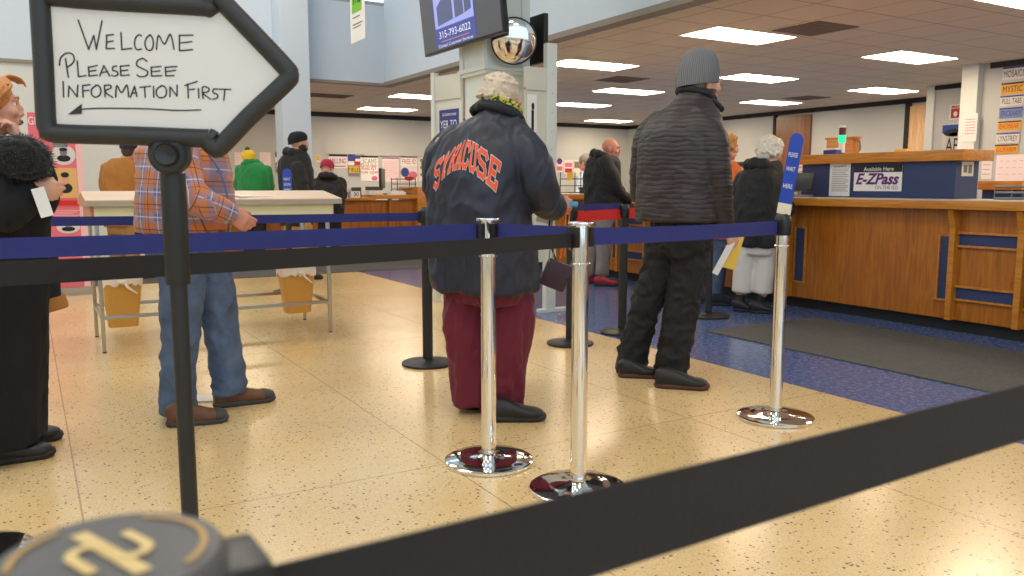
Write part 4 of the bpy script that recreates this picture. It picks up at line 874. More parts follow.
# handwriting, traced as strokes (crop pixels)
HW = [[(265, 68), (301, 168)], [(301, 166), (318, 120)], [(318, 120), (327, 168)], [(327, 166), (346, 70)],
 [(362, 118), (360, 165)], [(360, 120), (385, 117)], [(361, 143), (384, 139)], [(360, 165), (388, 164)],
 [(410, 110), (413, 168)], [(413, 168), (447, 164)], [(480, 122), (470, 118), (459, 130), (456, 152), (464, 168), (480, 166)],
 [(510, 118), (497, 128), (491, 148), (499, 168), (514, 168), (520, 146), (514, 124), (506, 118)],
 [(530, 168), (537, 120), (557, 150), (577, 116), (590, 168)], [(608, 120), (608, 172), (652, 168)], [(606, 120), (654, 119)], [(608, 146), (650, 141)],
 [(222, 198), (232, 262)], [(202, 222), (206, 196), (226, 180), (246, 184), (252, 204), (240, 220), (226, 228)], [(262, 206), (266, 260)], [(266, 260), (292, 256)],
 [(300, 226), (302, 258)], [(300, 228), (330, 222)], [(302, 242), (326, 238)], [(302, 258), (330, 254)], [(338, 258), (352, 222), (372, 258)], [(344, 246), (366, 243)],
 [(396, 224), (384, 226), (382, 238), (396, 242), (400, 252), (388, 258), (378, 254)], [(408, 224), (410, 256), (438, 254)], [(408, 224), (438, 222)], [(410, 240), (434, 237)],
 [(498, 208), (484, 198), (466, 206), (464, 222), (482, 232), (500, 242), (496, 256), (476, 260), (464, 254)],
 [(512, 228), (514, 258), (548, 256)], [(512, 228), (546, 225)], [(513, 243), (542, 240)], [(560, 228), (562, 257), (590, 256)], [(560, 228), (600, 225)], [(562, 243), (596, 238)],
 [(214, 276), (216, 330)], [(232, 328), (234, 292), (262, 328), (264, 288)], [(280, 290), (282, 330)], [(280, 290), (306, 287)], [(281, 308), (302, 306)],
 [(326, 290), (312, 300), (310, 318), (322, 329), (338, 322), (342, 304), (334, 290), (324, 289)], [(354, 288), (356, 328)], [(354, 290), (372, 288), (376, 298), (356, 310), (382, 330)],
 [(392, 330), (396, 290), (412, 314), (430, 288), (436, 328)], [(442, 330), (456, 292), (464, 328)], [(446, 316), (464, 314)], [(490, 294), (492, 330)], [(474, 296), (510, 292)], [(520, 292), (521, 330)],
 [(546, 292), (532, 302), (530, 320), (542, 331), (560, 326), (564, 306), (556, 292), (544, 291)], [(576, 328), (576, 294), (600, 326), (600, 288)],
 [(636, 284), (638, 332)], [(626, 290), (668, 276)], [(637, 304), (660, 302)], [(672, 300), (674, 332)], [(688, 334), (686, 296), (706, 298), (706, 310), (688, 316), (714, 336)],
 [(738, 302), (724, 302), (722, 314), (736, 320), (736, 332), (720, 336)], [(762, 304), (758, 340)], [(742, 302), (782, 303)],
 [(262, 372), (330, 367), (480, 368), (600, 374), (680, 372)]]
bm = bmesh.new(); random.seed(4)
for st_ in HW:
    p = [ob(*q) for q in st_]
    if len(p) > 2: p = catmull(p, 4) if len(p) > 4 else p
    stroke(bm, fs, p, .0024, h=.0012, th=.001)
tri = [ob(*q) for q in ((230, 388), (278, 351), (278, 386))]; bm.faces.new([bm.verts.new(fs.P(x, y, .0014)) for x, y in tri])
sp_('handwriting', bm, 'marker', False)
#@@PART3
# ================================================================== PEOPLE
def remesh(name, bm, voxel, smooth_it=4, fac=.6):
    me = bpy.data.meshes.new('tmp'); bmesh.ops.recalc_face_normals(bm, faces=bm.faces); bm.to_mesh(me); bm.free()
    o = bpy.data.objects.new('tmp', me); COL.objects.link(o)
    r = o.modifiers.new('r', 'REMESH'); r.mode = 'VOXEL'; r.voxel_size = voxel; r.use_smooth_shade = True
    if smooth_it: s = o.modifiers.new('s', 'SMOOTH'); s.factor = fac; s.iterations = smooth_it
    dg = bpy.context.evaluated_depsgraph_get(); m2 = bpy.data.meshes.new_from_object(o.evaluated_get(dg)); m2.name = name
    bpy.data.objects.remove(o); bpy.data.meshes.remove(me)
    for p in m2.polygons: p.use_smooth = True
    return m2
def wrinkle(me, amp, freq, seed=0, st=(1, 1, 1), ridge=True):
    off = Vector((seed * 7.3, seed * 3.1, seed * 1.7)); co = []
    for v in me.vertices:
        p = v.co; q = Vector((p.x * st[0], p.y * st[1], p.z * st[2])) * freq + off
        warp = noise.noise_vector(q * .6) * .9
        n = noise.noise(q + warp)
        if ridge: n = (1 - abs(n) * 2.6) * .6 + .4 * noise.noise(q * 2.3)
        co.append(p + v.normal * (amp * n))
    for v, c in zip(me.vertices, co): v.co = c
    me.update()
def loft(bm, secs, n=24, k=4, cap=True, sq=2.3):
    """secs: (cx,cy,cz, ax,ay,az, bx,by,bz) tuples, superellipse sections, catmull smoothed"""
    secs = catmull([tuple(s) for s in secs], k); rings = []
    for s in secs:
        c, a, b = Vector(s[0:3]), Vector(s[3:6]), Vector(s[6:9]); rg = []
        for i in range(n):
            t = 2 * math.pi * i / n; x, y = math.cos(t), math.sin(t)
            f = (abs(x) ** sq + abs(y) ** sq) ** (-1 / sq); rg.append(bm.verts.new(c + a * x * f + b * y * f))
        rings.append(rg)
    bridge(bm, rings, cap)
def limb(bm, nodes, n=14, k=5, flat=False):
    """nodes: (Vector, radius)"""
    P = catmull([(v.x, v.y, v.z, r) for v, r in nodes], k); pts = [Vector(p[:3]) for p in P]; rs = [max(p[3], .002) for p in P]
    d0 = (pts[0] - pts[1]).normalized(); d1 = (pts[-1] - pts[-2]).normalized()
    pts = [pts[0] + d0 * rs[0] * .8] + [pts[0] + d0 * rs[0] * .45] + pts + [pts[-1] + d1 * rs[-1] * .45, pts[-1] + d1 * rs[-1] * .8]; rs = [rs[0] * .45, rs[0] * .85] + rs + [rs[-1] * .85, rs[-1] * .45]
    if flat: pts = pts[:-2] + [pts[-3] + d1 * .001]; rs = rs[:-2] + [rs[-3]]
    tube(bm, pts, rs, n)
class Person:
    def __init__(s, label, foot, d=None, group=None, vox=.008):
        p = at_z(*foot) if d is None else at_d(foot[0], foot[1], d); p.z = 0; s.o = p; s.vox = vox
        s.d = p.x * math.sin(TH) + p.y * math.cos(TH); s.S = F / s.d; s.label = label
        b = math.atan2(p.x, p.y); s.right = Vector((math.cos(b), -math.sin(b), 0)); s.away = Vector((math.sin(b), math.cos(b), 0)); s.root = None; s.group = group
    def P(s, px, py, dd=0.):                     # place on the photograph at this person's distance (dd metres further)
        return at_d(px, py, s.d + dd)
    def dirv(s, phi): return s.away * math.cos(R(phi)) + s.right * math.sin(R(phi))      # 0 away from us, 90 picture right
    def side(s, phi): return s.right * math.cos(R(phi)) - s.away * math.sin(R(phi))      # the person's own right
    def sec(s, px, py, a, b, phi, dd=0., tilt=0.):
        c = s.P(px, py, dd); A = s.side(phi) * a; Bv = (s.dirv(phi) + Vector((0, 0, tilt))).normalized() * b
        return (*c, *A, *Bv)
    def add(s, name, me, m, parent=None, origin=True):
        me.transform(Matrix.Translation(-s.o)); o = link(name, me, m, parent or s.root)
        if (parent or s.root) is None: o.location = s.o
        return o
    def part(s, name, bm, m, parent=None, vox=None, sm=3, wr=None):
        if vox != 0: me = remesh(name, bm, vox or s.vox, sm)
        else:
            me = bpy.data.meshes.new(name); bmesh.ops.recalc_face_normals(bm, faces=bm.faces); bm.to_mesh(me); bm.free()
            for p in me.polygons: p.use_smooth = True
        if wr:
            for w_ in (wr if isinstance(wr, list) else [wr]): wrinkle(me, *w_)
        return s.add(name, me, m, parent)
def hand(bm, wrist, d, nrm, curl=35, sc=1., thumb=1, spread=3., fcurl=None, n=8):
    """d: fingers direction, nrm: palm side normal, thumb: +1/-1 which side of d x nrm the thumb leaves"""
    d = d.normalized(); nrm = (nrm - d * nrm.dot(d)).normalized(); t = d.cross(nrm).normalized() * thumb
    L = .088 * sc
    secs = []
    for x, w_, h_ in ((-.01, .024, .019), (.02, .030, .016), (.055, .040, .015), (.088, .041, .012)):
        c = wrist + d * x * sc; secs.append((*c, *(t * w_ * sc), *(nrm * h_ * sc)))
    loft(bm, secs, 16, 3)
    fl = (.074, .084, .078, .062); fw = (.0092, .0095, .009, .008)
    for i in range(4):
        off = (.030 - .020 * i) * sc; p = wrist + d * (.082 - .004 * abs(i - 1)) * sc + t * off
        a = 0.; fd = (d + t * math.tan(R((1.5 - i) * spread))).normalized(); pts = [(p - fd * .02 * sc, fw[i] * sc), (p, fw[i] * sc)]
        c_ = (fcurl[i] if fcurl else curl + 5 * i)
        for j, fr in enumerate((.44, .30, .26)):
            a += R(c_) * (.75, 1.05, .8)[j]; dd = fd * math.cos(a) + nrm * math.sin(a); p = p + dd * fl[i] * fr * sc; pts.append((p, fw[i] * sc * (.96, .88, .74)[j]))
        tube(bm, [q[0] for q in pts] + [pts[-1][0] + dd * fw[i] * .6 * sc], [q[1] for q in pts] + [pts[-1][1] * .5], n)
    p = wrist + d * .022 * sc + t * .024 * sc; td = (d * .72 + t * .62 + nrm * .28).normalized(); pts = [(p - td * .01, .0135 * sc), (p + td * .03 * sc, .0125 * sc)]
    p2 = p + td * .03 * sc; td2 = (d * .92 + t * .12 + nrm * .40).normalized(); pts += [(p2 + td2 * .028 * sc, .0105 * sc), (p2 + td2 * .05 * sc, .0085 * sc)]
    tube(bm, [q[0] for q in pts], [q[1] for q in pts], n)
def head_shape(bm, c, f, up=Vector((0, 0, 1)), sc=1., jaw=1., ears=True):
    f = f.normalized(); r = f.cross(up).normalized(); u = r.cross(f).normalized(); Rm = Matrix((r, f, u)).transposed()
    def W(x, y, z): return c + (r * x + f * y + u * z) * sc
    def B(x, y, z, a, b, h, s2=3): blob(bm, W(x, y, z), (a * sc, b * sc, h * sc), Rm, s2)
    B(0, -.015, .030, .074, .094, .086); B(0, .022, -.005, .064, .070, .080); B(0, .030, -.055, .052 * jaw, .058, .052); B(0, .066, -.092, .024 * jaw, .024, .020)
    B(0, .078, .028, .052, .020, .018)                                    # brow
    for sx in (-1, 1):
        B(.036 * sx, .070, -.022, .024, .022, .022, 2)                    # cheek
        if ears: B(.077 * sx, -.008, -.010, .010, .019, .031, 2); B(.080 * sx, -.002, -.024, .008, .012, .014, 2)
        B(.042 * sx, .02, -.062, .018 * jaw, .045, .026, 2)
    loft(bm, [(*W(0, .088, .022), *(r * .008 * sc), *(u * .008 * sc)), (*W(0, .102, -.002), *(r * .012 * sc), *(u * .010 * sc)), (*W(0, .112, -.022), *(r * .016 * sc), *(u * .011 * sc)), (*W(0, .092, -.034), *(r * .018 * sc), *(u * .008 * sc))], 12, 3)
    B(0, .088, -.053, .021, .012, .006, 2); B(0, .085, -.064, .019, .012, .007, 2)
    return W, Rm
def add_face(s, c, f, up=Vector((0, 0, 1)), sc=1., mouth_open=False, brows='hair_brown'):
    f = f.normalized(); r = f.cross(up).normalized(); u = r.cross(f).normalized()
    def W(x, y, z): return c + (r * x + f * y + u * z) * sc
    Rm = Matrix((r, f, u)).transposed()
    for sx in (-1, 1):
        bm = bmesh.new(); blob(bm, W(.031 * sx, .0745, .008), .0115 * sc, None, 2); e = s.part('eye', bm, 'eye_white', vox=0)
        bm = bmesh.new(); blob(bm, W(.032 * sx, .0825, .008), (.0055 * sc, .005 * sc, .0058 * sc), Rm, 2); s.part('iris', bm, 'eye_dark', e, vox=0)
        bm = bmesh.new(); tube(bm, [W(.014 * sx, .097, .030), W(.032 * sx, .094, .036), (W(.05 * sx, .08, .031))], [.003 * sc, .0042 * sc, .002 * sc], 6); s.part('eyebrow', bm, brows, vox=0)
    bm = bmesh.new(); blob(bm, W(0, .094, -.055), (.022 * sc, .010 * sc, .0055 * sc), Rm, 2); blob(bm, W(0, .091, -.065), (.018 * sc, .010 * sc, .006 * sc), Rm, 2); s.part('lips', bm, 'lips', vox=0)
    if mouth_open: bm = bmesh.new(); blob(bm, W(0, .0985, -.060), (.012 * sc, .006 * sc, .005 * sc), Rm, 2); s.part('open_mouth', bm, 'eye_dark', vox=0)
def hair_cap(bm, c, f, sc=1., back=0., low=-.03, puff=.012, curls=0, curl_r=.018, up=Vector((0, 0, 1)), seed=1, face_y=.05, top=.0, strand=False):
    """hair volume over skull, from forehead to nape"""
    rnd = random.Random(seed); f = f.normalized(); r = f.cross(up).normalized(); u = r.cross(f).normalized(); Rm = Matrix((r, f, u)).transposed()
    def W(x, y, z): return c + (r * x + f * y + u * z) * sc
    blob(bm, W(0, -.022, .036 + top), ((.078 + puff) * sc, (.092 + puff) * sc, (.086 + puff) * sc), Rm, 3)
    blob(bm, W(0, -.055 - back, -.01 + low * .5), ((.066 + puff) * sc, (.05 + puff) * sc, (.07 - low * .4) * sc), Rm, 3)
    for i in range(curls):
        z = rnd.uniform(-.2, 1); a = rnd.uniform(0, 2 * math.pi); q = math.sqrt(max(0, 1 - z * z)); x, y = q * math.cos(a), q * math.sin(a)
        if y > .55 and z < .55: continue
        blob(bm, W(x * (.080 + puff), -.022 + y * (.094 + puff), .036 + top + z * (.086 + puff) - (.05 if z < .2 else 0)), curl_r * sc * rnd.uniform(.7, 1.2), None, 1)
def shoe(s, heel, phi, L=.29, W_=.05, H_=.095, up_m='shoe_black', sole_m='sole_black', sole_h=.028, laces=None, vox=.006, toe=None):
    """heel: world point on the floor under the heel's back edge"""
    d = s.dirv(phi); sd = s.side(phi); Z = Vector((0, 0, 1)); h = Vector((heel.x, heel.y, 0)); bm = bmesh.new()
    def q(x, w_, zc, hh): c = h + d * x * L + Z * zc; return (*c, *(sd * w_), *(Z * hh))
    loft(bm, [q(.02, W_ * .55, .055, .04), q(.10, W_ * .78, .062, .048), q(.30, W_ * .80, .062, .05), q(.48, W_ * .88, .052, .042), q(.68, W_ * 1.0, .042, .030), q(.86, W_ * .92, .037, .025), q(.97, W_ * .5, .032, .016)], 20, 3)
    c = h + d * .18 * L; loft(bm, [(*(c + Z * .06), *(sd * W_ * .75), *(d * .055)), (*(c + Z * H_), *(sd * W_ * .72), *(d * .05))], 18, 2)
    up = s.part('shoe', bm, up_m, vox=vox, sm=2, wr=(.0015, 30, 3))
    bm = bmesh.new(); n = 28; rings = []
    for z, k in ((0., .97), (sole_h * .5, 1.03), (sole_h, 1.0)):
        rg = []
        for i in range(n):
            a = 2 * math.pi * i / n; x = .5 - .5 * math.cos(a); w_ = W_ * (.70 + .34 * x - .15 * math.sin(math.pi * x) ** 2 + .0) * abs(math.sin(a)) ** .55 * (1 if math.sin(a) >= 0 else -1)
            rg.append(bm.verts.new(h + d * ((x - .5) * k + .505) * L + sd * w_ * k + Z * (z + (.006 if x > .92 else 0))))
        rings.append(rg)
    bridge(bm, rings); s.part('sole', bm, sole_m, up, vox=0)
    if toe:
        bm = bmesh.new(); loft(bm, [q(.80, W_ * .985, .040, .029), q(.88, W_ * .93, .038, .0275), q(.97, W_ * .56, .034, .020), q(.995, W_ * .2, .032, .01)], 20, 3); s.part('toe_cap', bm, toe, up, vox=0)
    if laces:
        bm = bmesh.new()
        for i in range(4):
            x = .36 + .07 * i; z = .105 - .013 * i; tube(bm, [h + d * x * L + sd * W_ * .45 + Z * (z - .012), h + d * (x + .03) * L + Z * z, h + d * x * L - sd * W_ * .45 + Z * (z - .012)], .0028, 6)
        for sx in (-1, 1): tube(bm, catmull([tuple(h + d * .34 * L + Z * .11), tuple(h + d * .42 * L + sd * .02 * sx + Z * .125), tuple(h + d * .46 * L + sd * .03 * sx + Z * .10), tuple(h + d * .36 * L + sd * .01 * sx + Z * .11)], 4), .0025, 6)
        s.part('laces', bm, laces, up, vox=0)
    return up
for nm, c_, kw in (('navy_nylon', (27, 31, 47), dict(rough=.55, bump=.2, bscale=28, sheen=.05)), ('collar_black', (20, 21, 26), dict(rough=.75, bump=.3, bscale=200)), ('maroon_fleece', (104, 18, 40), dict(rough=.85, bump=.3, bscale=40, sheen=.1)),
                   ('denim', (84, 100, 126), dict(rough=.85, var=.3, vscale=9, bump=.15, bscale=180)), ('black_trouser', (23, 20, 20), dict(rough=.8, bump=.15, bscale=90)), ('grey_knit', (112, 114, 116), dict(rough=.95)),
                   ('black_coat', (22, 21, 23), dict(rough=.75, bump=.35, bscale=40, sheen=.05)), ('black_wool', (17, 16, 18), dict(rough=.95, bump=.25, bscale=150)), ('fur_black', (16, 15, 17), dict(rough=1., sheen=.3)),
                   ('shoe_black', (30, 28, 27), dict(rough=.5)), ('sole_black', (38, 35, 34), dict(rough=.7)), ('sole_brown', (86, 50, 36), dict(rough=.6)), ('shoe_brown', (104, 68, 46), dict(rough=.7, var=.15, vscale=25, bump=.1, bscale=60)), ('sole_grey', (70, 66, 62), dict(rough=.7)),
                   ('lace_white', (206, 196, 196), dict(rough=.8)), ('shoe_red', (150, 28, 48), dict(rough=.6)), ('tan_canvas', (176, 118, 52), dict(rough=.85, bump=.15, bscale=60, var=.06, vscale=10)), ('tan_trouser', (168, 130, 76), dict(rough=.85)),
                   ('cap_navy', (30, 32, 50), dict(rough=.8)), ('green_fleece', (24, 130, 62), dict(rough=.85, sheen=.2)), ('yellow_knit', (228, 182, 40), dict(rough=.9, bump=.4, bscale=60)), ('pom_green', (70, 92, 34), dict(rough=1.)),
                   ('beanie_black', (26, 27, 30), dict(rough=.95, bump=.4, bscale=80)), ('red_knit', (172, 40, 66), dict(rough=.9, bump=.3, bscale=60)), ('orange_jacket', (222, 110, 40), dict(rough=.7)), ('white_trouser', (226, 216, 204), dict(rough=.8, bump=.1, bscale=50)),
                   ('grey_trouser', (136, 128, 122), dict(rough=.8, var=.1, vscale=8)), ('shirt_blue', (190, 208, 226), dict(rough=.7)), ('shirt_red', (170, 34, 40), dict(rough=.7)),
                   ('hair_white', (226, 216, 200), dict(rough=.7, var=.18, vscale=60, bump=.5, bscale=120)), ('hair_grey', (210, 192, 168), dict(rough=.8, var=.16, vscale=40, bump=.7, bscale=160)), ('hair_red', (196, 128, 66), dict(rough=.5, var=.2, vscale=50, bump=.6, bscale=130)),
                   ('hair_brown', (74, 54, 40), dict(rough=.7)), ('hair_blond', (196, 140, 74), dict(rough=.6, var=.25, vscale=50, bump=.6, bscale=100)), ('beard_dark', (52, 40, 34), dict(rough=.95)), ('hair_steel', (120, 112, 106), dict(rough=.8, var=.15, vscale=40)),
                   ('purse_plum', (58, 28, 40), dict(rough=.5, var=.2, vscale=60)), ('strap_black', (24, 23, 24), dict(rough=.6)), ('lanyard_orange', (220, 110, 40), dict(rough=.6)), ('keys_teal', (40, 150, 180), dict(rough=.4)), ('strap_lime', (150, 146, 50), dict(rough=.7)), ('phone_cyan', (60, 160, 200), dict(rough=.3))):
    mat(nm, c_, **kw)
# patterned cloths
m, nt, b = newmat('plaid_shirt'); at = nt.nodes.new('ShaderNodeAttribute'); at.attribute_name = 'cloth'; sx_ = nt.nodes.new('ShaderNodeSeparateXYZ'); nt.links.new(at.outputs['Vector'], sx_.inputs[0])
def band(coord, per, off, wd):
    return line_mask(nt, coord, per, off, wd)
X_, Y_ = sx_.outputs[0], sx_.outputs[1]
c = mixc(nt, math_node(nt, 'MULTIPLY', band(X_, .115, 0, .05), .5), srgb((198, 116, 62)), srgb((96, 116, 158)))
c = mixc(nt, math_node(nt, 'MULTIPLY', band(Y_, .115, .02, .05), .45), c, srgb((110, 132, 178)))
both = math_node(nt, 'MULTIPLY', band(X_, .115, .008, .034), band(Y_, .115, .028, .034)); c = mixc(nt, math_node(nt, 'MULTIPLY', both, .6), c, srgb((60, 84, 140)))
for per, off, wd, fc, cc in ((.115, .022, .006, .6, (226, 214, 200)), (.115, .080, .005, .75, (70, 44, 48)), (.115, .060, .004, .45, (70, 44, 48))):
    c = mixc(nt, math_node(nt, 'MULTIPLY', band(X_, per, off, wd), fc), c, srgb(cc)); c = mixc(nt, math_node(nt, 'MULTIPLY', band(Y_, per, off + .02, wd), fc), c, srgb(cc))
nt.links.new(c, b.inputs['Base Color']); b.inputs['Roughness'].default_value = .9; b.inputs['Sheen Weight'].default_value = .2
m, nt, b = newmat('quilted_brown'); co_, xyz = pos_xyz(nt)
nz = N(nt, 'ShaderNodeTexNoise', i_Scale=7., i_Detail=2.); nt.links.new(co_, nz.inputs[0])
zz = math_node(nt, 'ADD', xyz[2], math_node(nt, 'MULTIPLY', nz.outputs[0], .045))
wv = math_node(nt, 'ABSOLUTE', math_node(nt, 'SINE', math_node(nt, 'MULTIPLY', zz, math.pi / .026)))
wv = math_node(nt, 'POWER', wv, .45)
n2 = N(nt, 'ShaderNodeTexNoise', i_Scale=28., i_Detail=3.); nt.links.new(co_, n2.inputs[0])
hgt = math_node(nt, 'ADD', wv, math_node(nt, 'MULTIPLY', n2.outputs[0], .55))
bp = N(nt, 'ShaderNodeBump'); bp.inputs['Strength'].default_value = .45; bp.inputs['Distance'].default_value = .005; nt.links.new(hgt, bp.inputs['Height']); nt.links.new(bp.outputs[0], b.inputs['Normal'])
c = mixc(nt, wv, srgb((30, 22, 23)), srgb((50, 39, 39))); nt.links.new(c, b.inputs['Base Color']); b.inputs['Roughness'].default_value = .48
m, nt, b = newmat('scarf_plaid'); co_, xyz = pos_xyz(nt)
v = N(nt, 'ShaderNodeTexVoronoi', i_Scale=90.); nt.links.new(co_, v.inputs['Vector']); r = nt.nodes.new('ShaderNodeValToRGB'); sp_c = nt.nodes.new('ShaderNodeSeparateColor'); nt.links.new(v.outputs['Color'], sp_c.inputs[0]); nt.links.new(sp_c.outputs[0], r.inputs[0])
r.color_ramp.interpolation = 'CONSTANT'; r.color_ramp.elements[0].color = srgb((184, 172, 62)); r.color_ramp.elements[1].position = .55; r.color_ramp.elements[1].color = srgb((58, 70, 42)); nt.links.new(r.outputs[0], b.inputs['Base Color']); b.inputs['Roughness'].default_value = .95
for nm_, base_c, dark_c in (('knit_rib_grey', (128, 128, 128), (84, 84, 86)),):
    m, nt, b = newmat(nm_); at = nt.nodes.new('ShaderNodeAttribute'); at.attribute_name = 'cloth'; s3 = nt.nodes.new('ShaderNodeSeparateXYZ'); nt.links.new(at.outputs['Vector'], s3.inputs[0])
    rb = math_node(nt, 'ABSOLUTE', math_node(nt, 'SINE', math_node(nt, 'MULTIPLY', s3.outputs[0], 30.))); st_ = math_node(nt, 'ABSOLUTE', math_node(nt, 'SINE', math_node(nt, 'MULTIPLY', s3.outputs[1], 900.)))
    hh = math_node(nt, 'ADD', rb, math_node(nt, 'MULTIPLY', st_, .35)); c = mixc(nt, rb, srgb(dark_c), srgb(base_c)); nt.links.new(c, b.inputs['Base Color']); b.inputs['Roughness'].default_value = .95
    bp = N(nt, 'ShaderNodeBump'); bp.inputs['Strength'].default_value = .6; bp.inputs['Distance'].default_value = .004; nt.links.new(hh, bp.inputs['Height']); nt.links.new(bp.outputs[0], b.inputs['Normal'])

def body(s, name_label, cat, core, head, arms, legs, m='skin', sc=1., hsc=1.02, neck=True, jaw=1., hands=()):
    """core: loft sections; head: (centre, facing vector, up); arms/legs: node lists; hands: kwargs"""
    bm = bmesh.new(); loft(bm, core, 20, 3)
    c, f, up = head; W, Rm = head_shape(bm, c, f, up, hsc, jaw)
    if neck: q = Vector(core[-1][:3]); limb(bm, [(q - Vector((0, 0, .03)), .062), (W(0, -.02, -.07), .054), (W(0, -.015, -.02), .05)])
    for nodes in arms + legs: limb(bm, nodes)
    for h in hands: hand(bm, **h)
    s.root = None; me = remesh('person', bm, min(s.vox, .0065) if hands else s.vox, 2, .5); s.root = s.add('person', me, m)
    tag(s.root, name_label, cat, s.group); return W
def beanie(s, c, f, up, mtl, rx=.094, ry=.108, top=.125, low=-.005, cuff=.0, vox=None, name='knit_cap'):
    f = f.normalized(); r = f.cross(up).normalized(); u = r.cross(f).normalized(); bm = bmesh.new(); n = 64; rings = []; data = []
    prof = [(1.0, low), (1.03, low + .02), (1.045, low + .045), (1.035, low + .05), (1.03, low + .07), (.98, low + .09), (.86, top - .028), (.62, top - .010), (.3, top), (.02, top + .002)]
    if cuff == 0: prof = [(1.0, low), (1.015, low + .02), (1.03, low + .045), (1.03, low + .065), (1.0, low + (top - low) * .45), (.93, low + (top - low) * .64), (.80, low + (top - low) * .80), (.58, low + (top - low) * .92), (.30, low + (top - low) * .985), (.02, top)]
    prof = catmull(prof, 4)
    for k, z in prof:
        rg = []
        for i in range(n):
            a = 2 * math.pi * i / n; w_ = 1 + .012 * math.sin(a * 22); tl = -.025 * math.sin(a) * (1 - (z - low) / (top - low)) * -1
            rg.append(bm.verts.new(c + (r * rx * math.cos(a) + f * ry * math.sin(a)) * k * w_ + f * -.012 + u * (z + tl)))
        rings.append(rg)
    bridge(bm, rings); bmesh.ops.recalc_face_normals(bm, faces=bm.faces)
    me = bpy.data.meshes.new(name); bm.to_mesh(me); bm.free()
    for p in me.polygons: p.use_smooth = True
    wrinkle(me, .0035, 9, 5)
    at = me.attributes.new('cloth', 'FLOAT_VECTOR', 'POINT')
    for i, v_ in enumerate(me.vertices):
        q = v_.co - c; at.data[i].vector = (math.atan2(q.dot(f) + .012, q.dot(r)) * 1.0, q.dot(u), 0)
    return s.add(name, me, mtl)

# ---------------------------------------------------------------- 1. man in the navy lettered jacket
s = Person('navy', (492, 411), vox=.0085)
PH = 38
def sc_(px, py, a, b, phi=PH, dd=0., tilt=0.): return s.sec(px, py, a, b, phi, dd, tilt)
hc = s.P(501, 101, .06); hf = (s.dirv(62) + Vector((0, 0, -.45))); hup = Vector((0, 0, 1)) + s.dirv(60) * .35
wr_ = s.P(553, 207, .10); 
core = [sc_(488, 280, .10, .09), sc_(485, 265, .17, .13), sc_(482, 230, .17, .13), sc_(484, 180, .19, .13), sc_(490, 140, .17, .10, dd=.03), sc_(497, 122, .08, .07, dd=.05)]
legL = [(s.P(475, 283, 0), .06), (s.P(474, 340, 0), .06), (s.P(474, 398, .0), .045)]; legR = [(s.P(505, 283, .02), .06), (s.P(507, 340, 0), .06), (s.P(504, 400, -.02), .045)]
armR = [(s.P(524, 142, -.05), .055), (s.P(540, 185, -.08), .045), (s.P(545, 203, -.02), .038), (wr_, .028)]
armL = [(s.P(445, 145, .10), .055), (s.P(436, 190, .18), .045), (s.P(480, 212, .32), .038), (s.P(545, 207, .26), .028)]
body(s, 'older man in a navy jacket with orange arched lettering and maroon trousers, facing away', 'person', core, (hc, hf, hup), [armR, armL], [legL, legR], m='skin_ruddy', hsc=1.0,
     hands=[dict(wrist=wr_, d=s.dirv(75), nrm=-s.side(70) * 1., curl=45, thumb=1), dict(wrist=s.P(545, 207, .26), d=s.dirv(80), nrm=s.side(70), curl=40, thumb=-1)])
bm = bmesh.new()
loft(bm, [sc_(485, 288, .262, .215), sc_(484.5, 283, .268, .22), sc_(483, 262, .262, .215), sc_(480, 235, .262, .21), sc_(479, 205, .262, .205), sc_(481, 175, .262, .20, dd=.01), sc_(485, 153, .248, .185, dd=.02), sc_(489, 137, .212, .15, dd=.03), sc_(494, 125, .160, .125, dd=.04), sc_(497, 116, .115, .105, dd=.05), sc_(499, 109, .088, .085, dd=.06)], 32, 5)
limb(bm, [(s.P(514, 140, -.06), .075), (s.P(528, 158, -.11), .092), (s.P(537, 180, -.12), .09), (s.P(542, 196, -.07), .082), (s.P(550, 204, .02), .064), (s.P(556, 207, .09), .048)], 20)
limb(bm, [(s.P(455, 142, .10), .075), (s.P(441, 162, .13), .08), (s.P(440, 190, .19), .075), (s.P(470, 205, .31), .07), (s.P(520, 208, .32), .05)], 18)
jk = s.part('jacket', bm, 'navy_nylon', sm=5, wr=[(.022, 4.6, 1, (1.1, 1.1, .6)), (.012, 11, 2, (1, 1, .6))])
# collar and scarf
def neckring(px, py, a, b, r1, m_, name, dd=.05, phi=PH, tilt=.35, seed=1, n=40, parent=None, vox=.006, drop=0.):
    c = s.P(px, py, dd); A = s.side(phi); Bv = (s.dirv(phi) + Vector((0, 0, -tilt))).normalized(); bm = bmesh.new()
    pts = [c + A * a * math.cos(2 * math.pi * i / n) + Bv * b * math.sin(2 * math.pi * i / n) + Vector((0, 0, drop * math.sin(2 * math.pi * i / n))) for i in range(n)]
    tube(bm, pts, [r1 * (1 + .12 * math.sin(i * 1.3)) for i in range(n)], 12, closed=True); return s.part(name, bm, m_, parent, vox=vox, sm=2, wr=(.004, 18, seed))
neckring(498, 117, .128, .115, .021, 'collar_black', 'collar', phi=50, tilt=.42, parent=jk)
neckring(498, 113, .112, .102, .018, 'collar_black', 'collar', phi=50, tilt=.42, parent=jk)
neckring(500, 107, .080, .080, .031, 'scarf_plaid', 'scarf', phi=55, tilt=.40, dd=.06)
bm = bmesh.new(); hair_cap(bm, hc, hf, 1.0, low=.0, puff=.003, up=hup, curls=170, curl_r=.010, seed=3); s.part('hair', bm, 'hair_grey', vox=.0045, sm=1, wr=[(.0025, 45, 3)])
bm = bmesh.new()
loft(bm, [sc_(487, 300, .19, .16, 60), sc_(488, 285, .21, .18, 60), sc_(488, 265, .19, .16, 60)], 24, 3)
def leg(P_, m_=None): 
    limb(bm, P_, 20, flat=True)
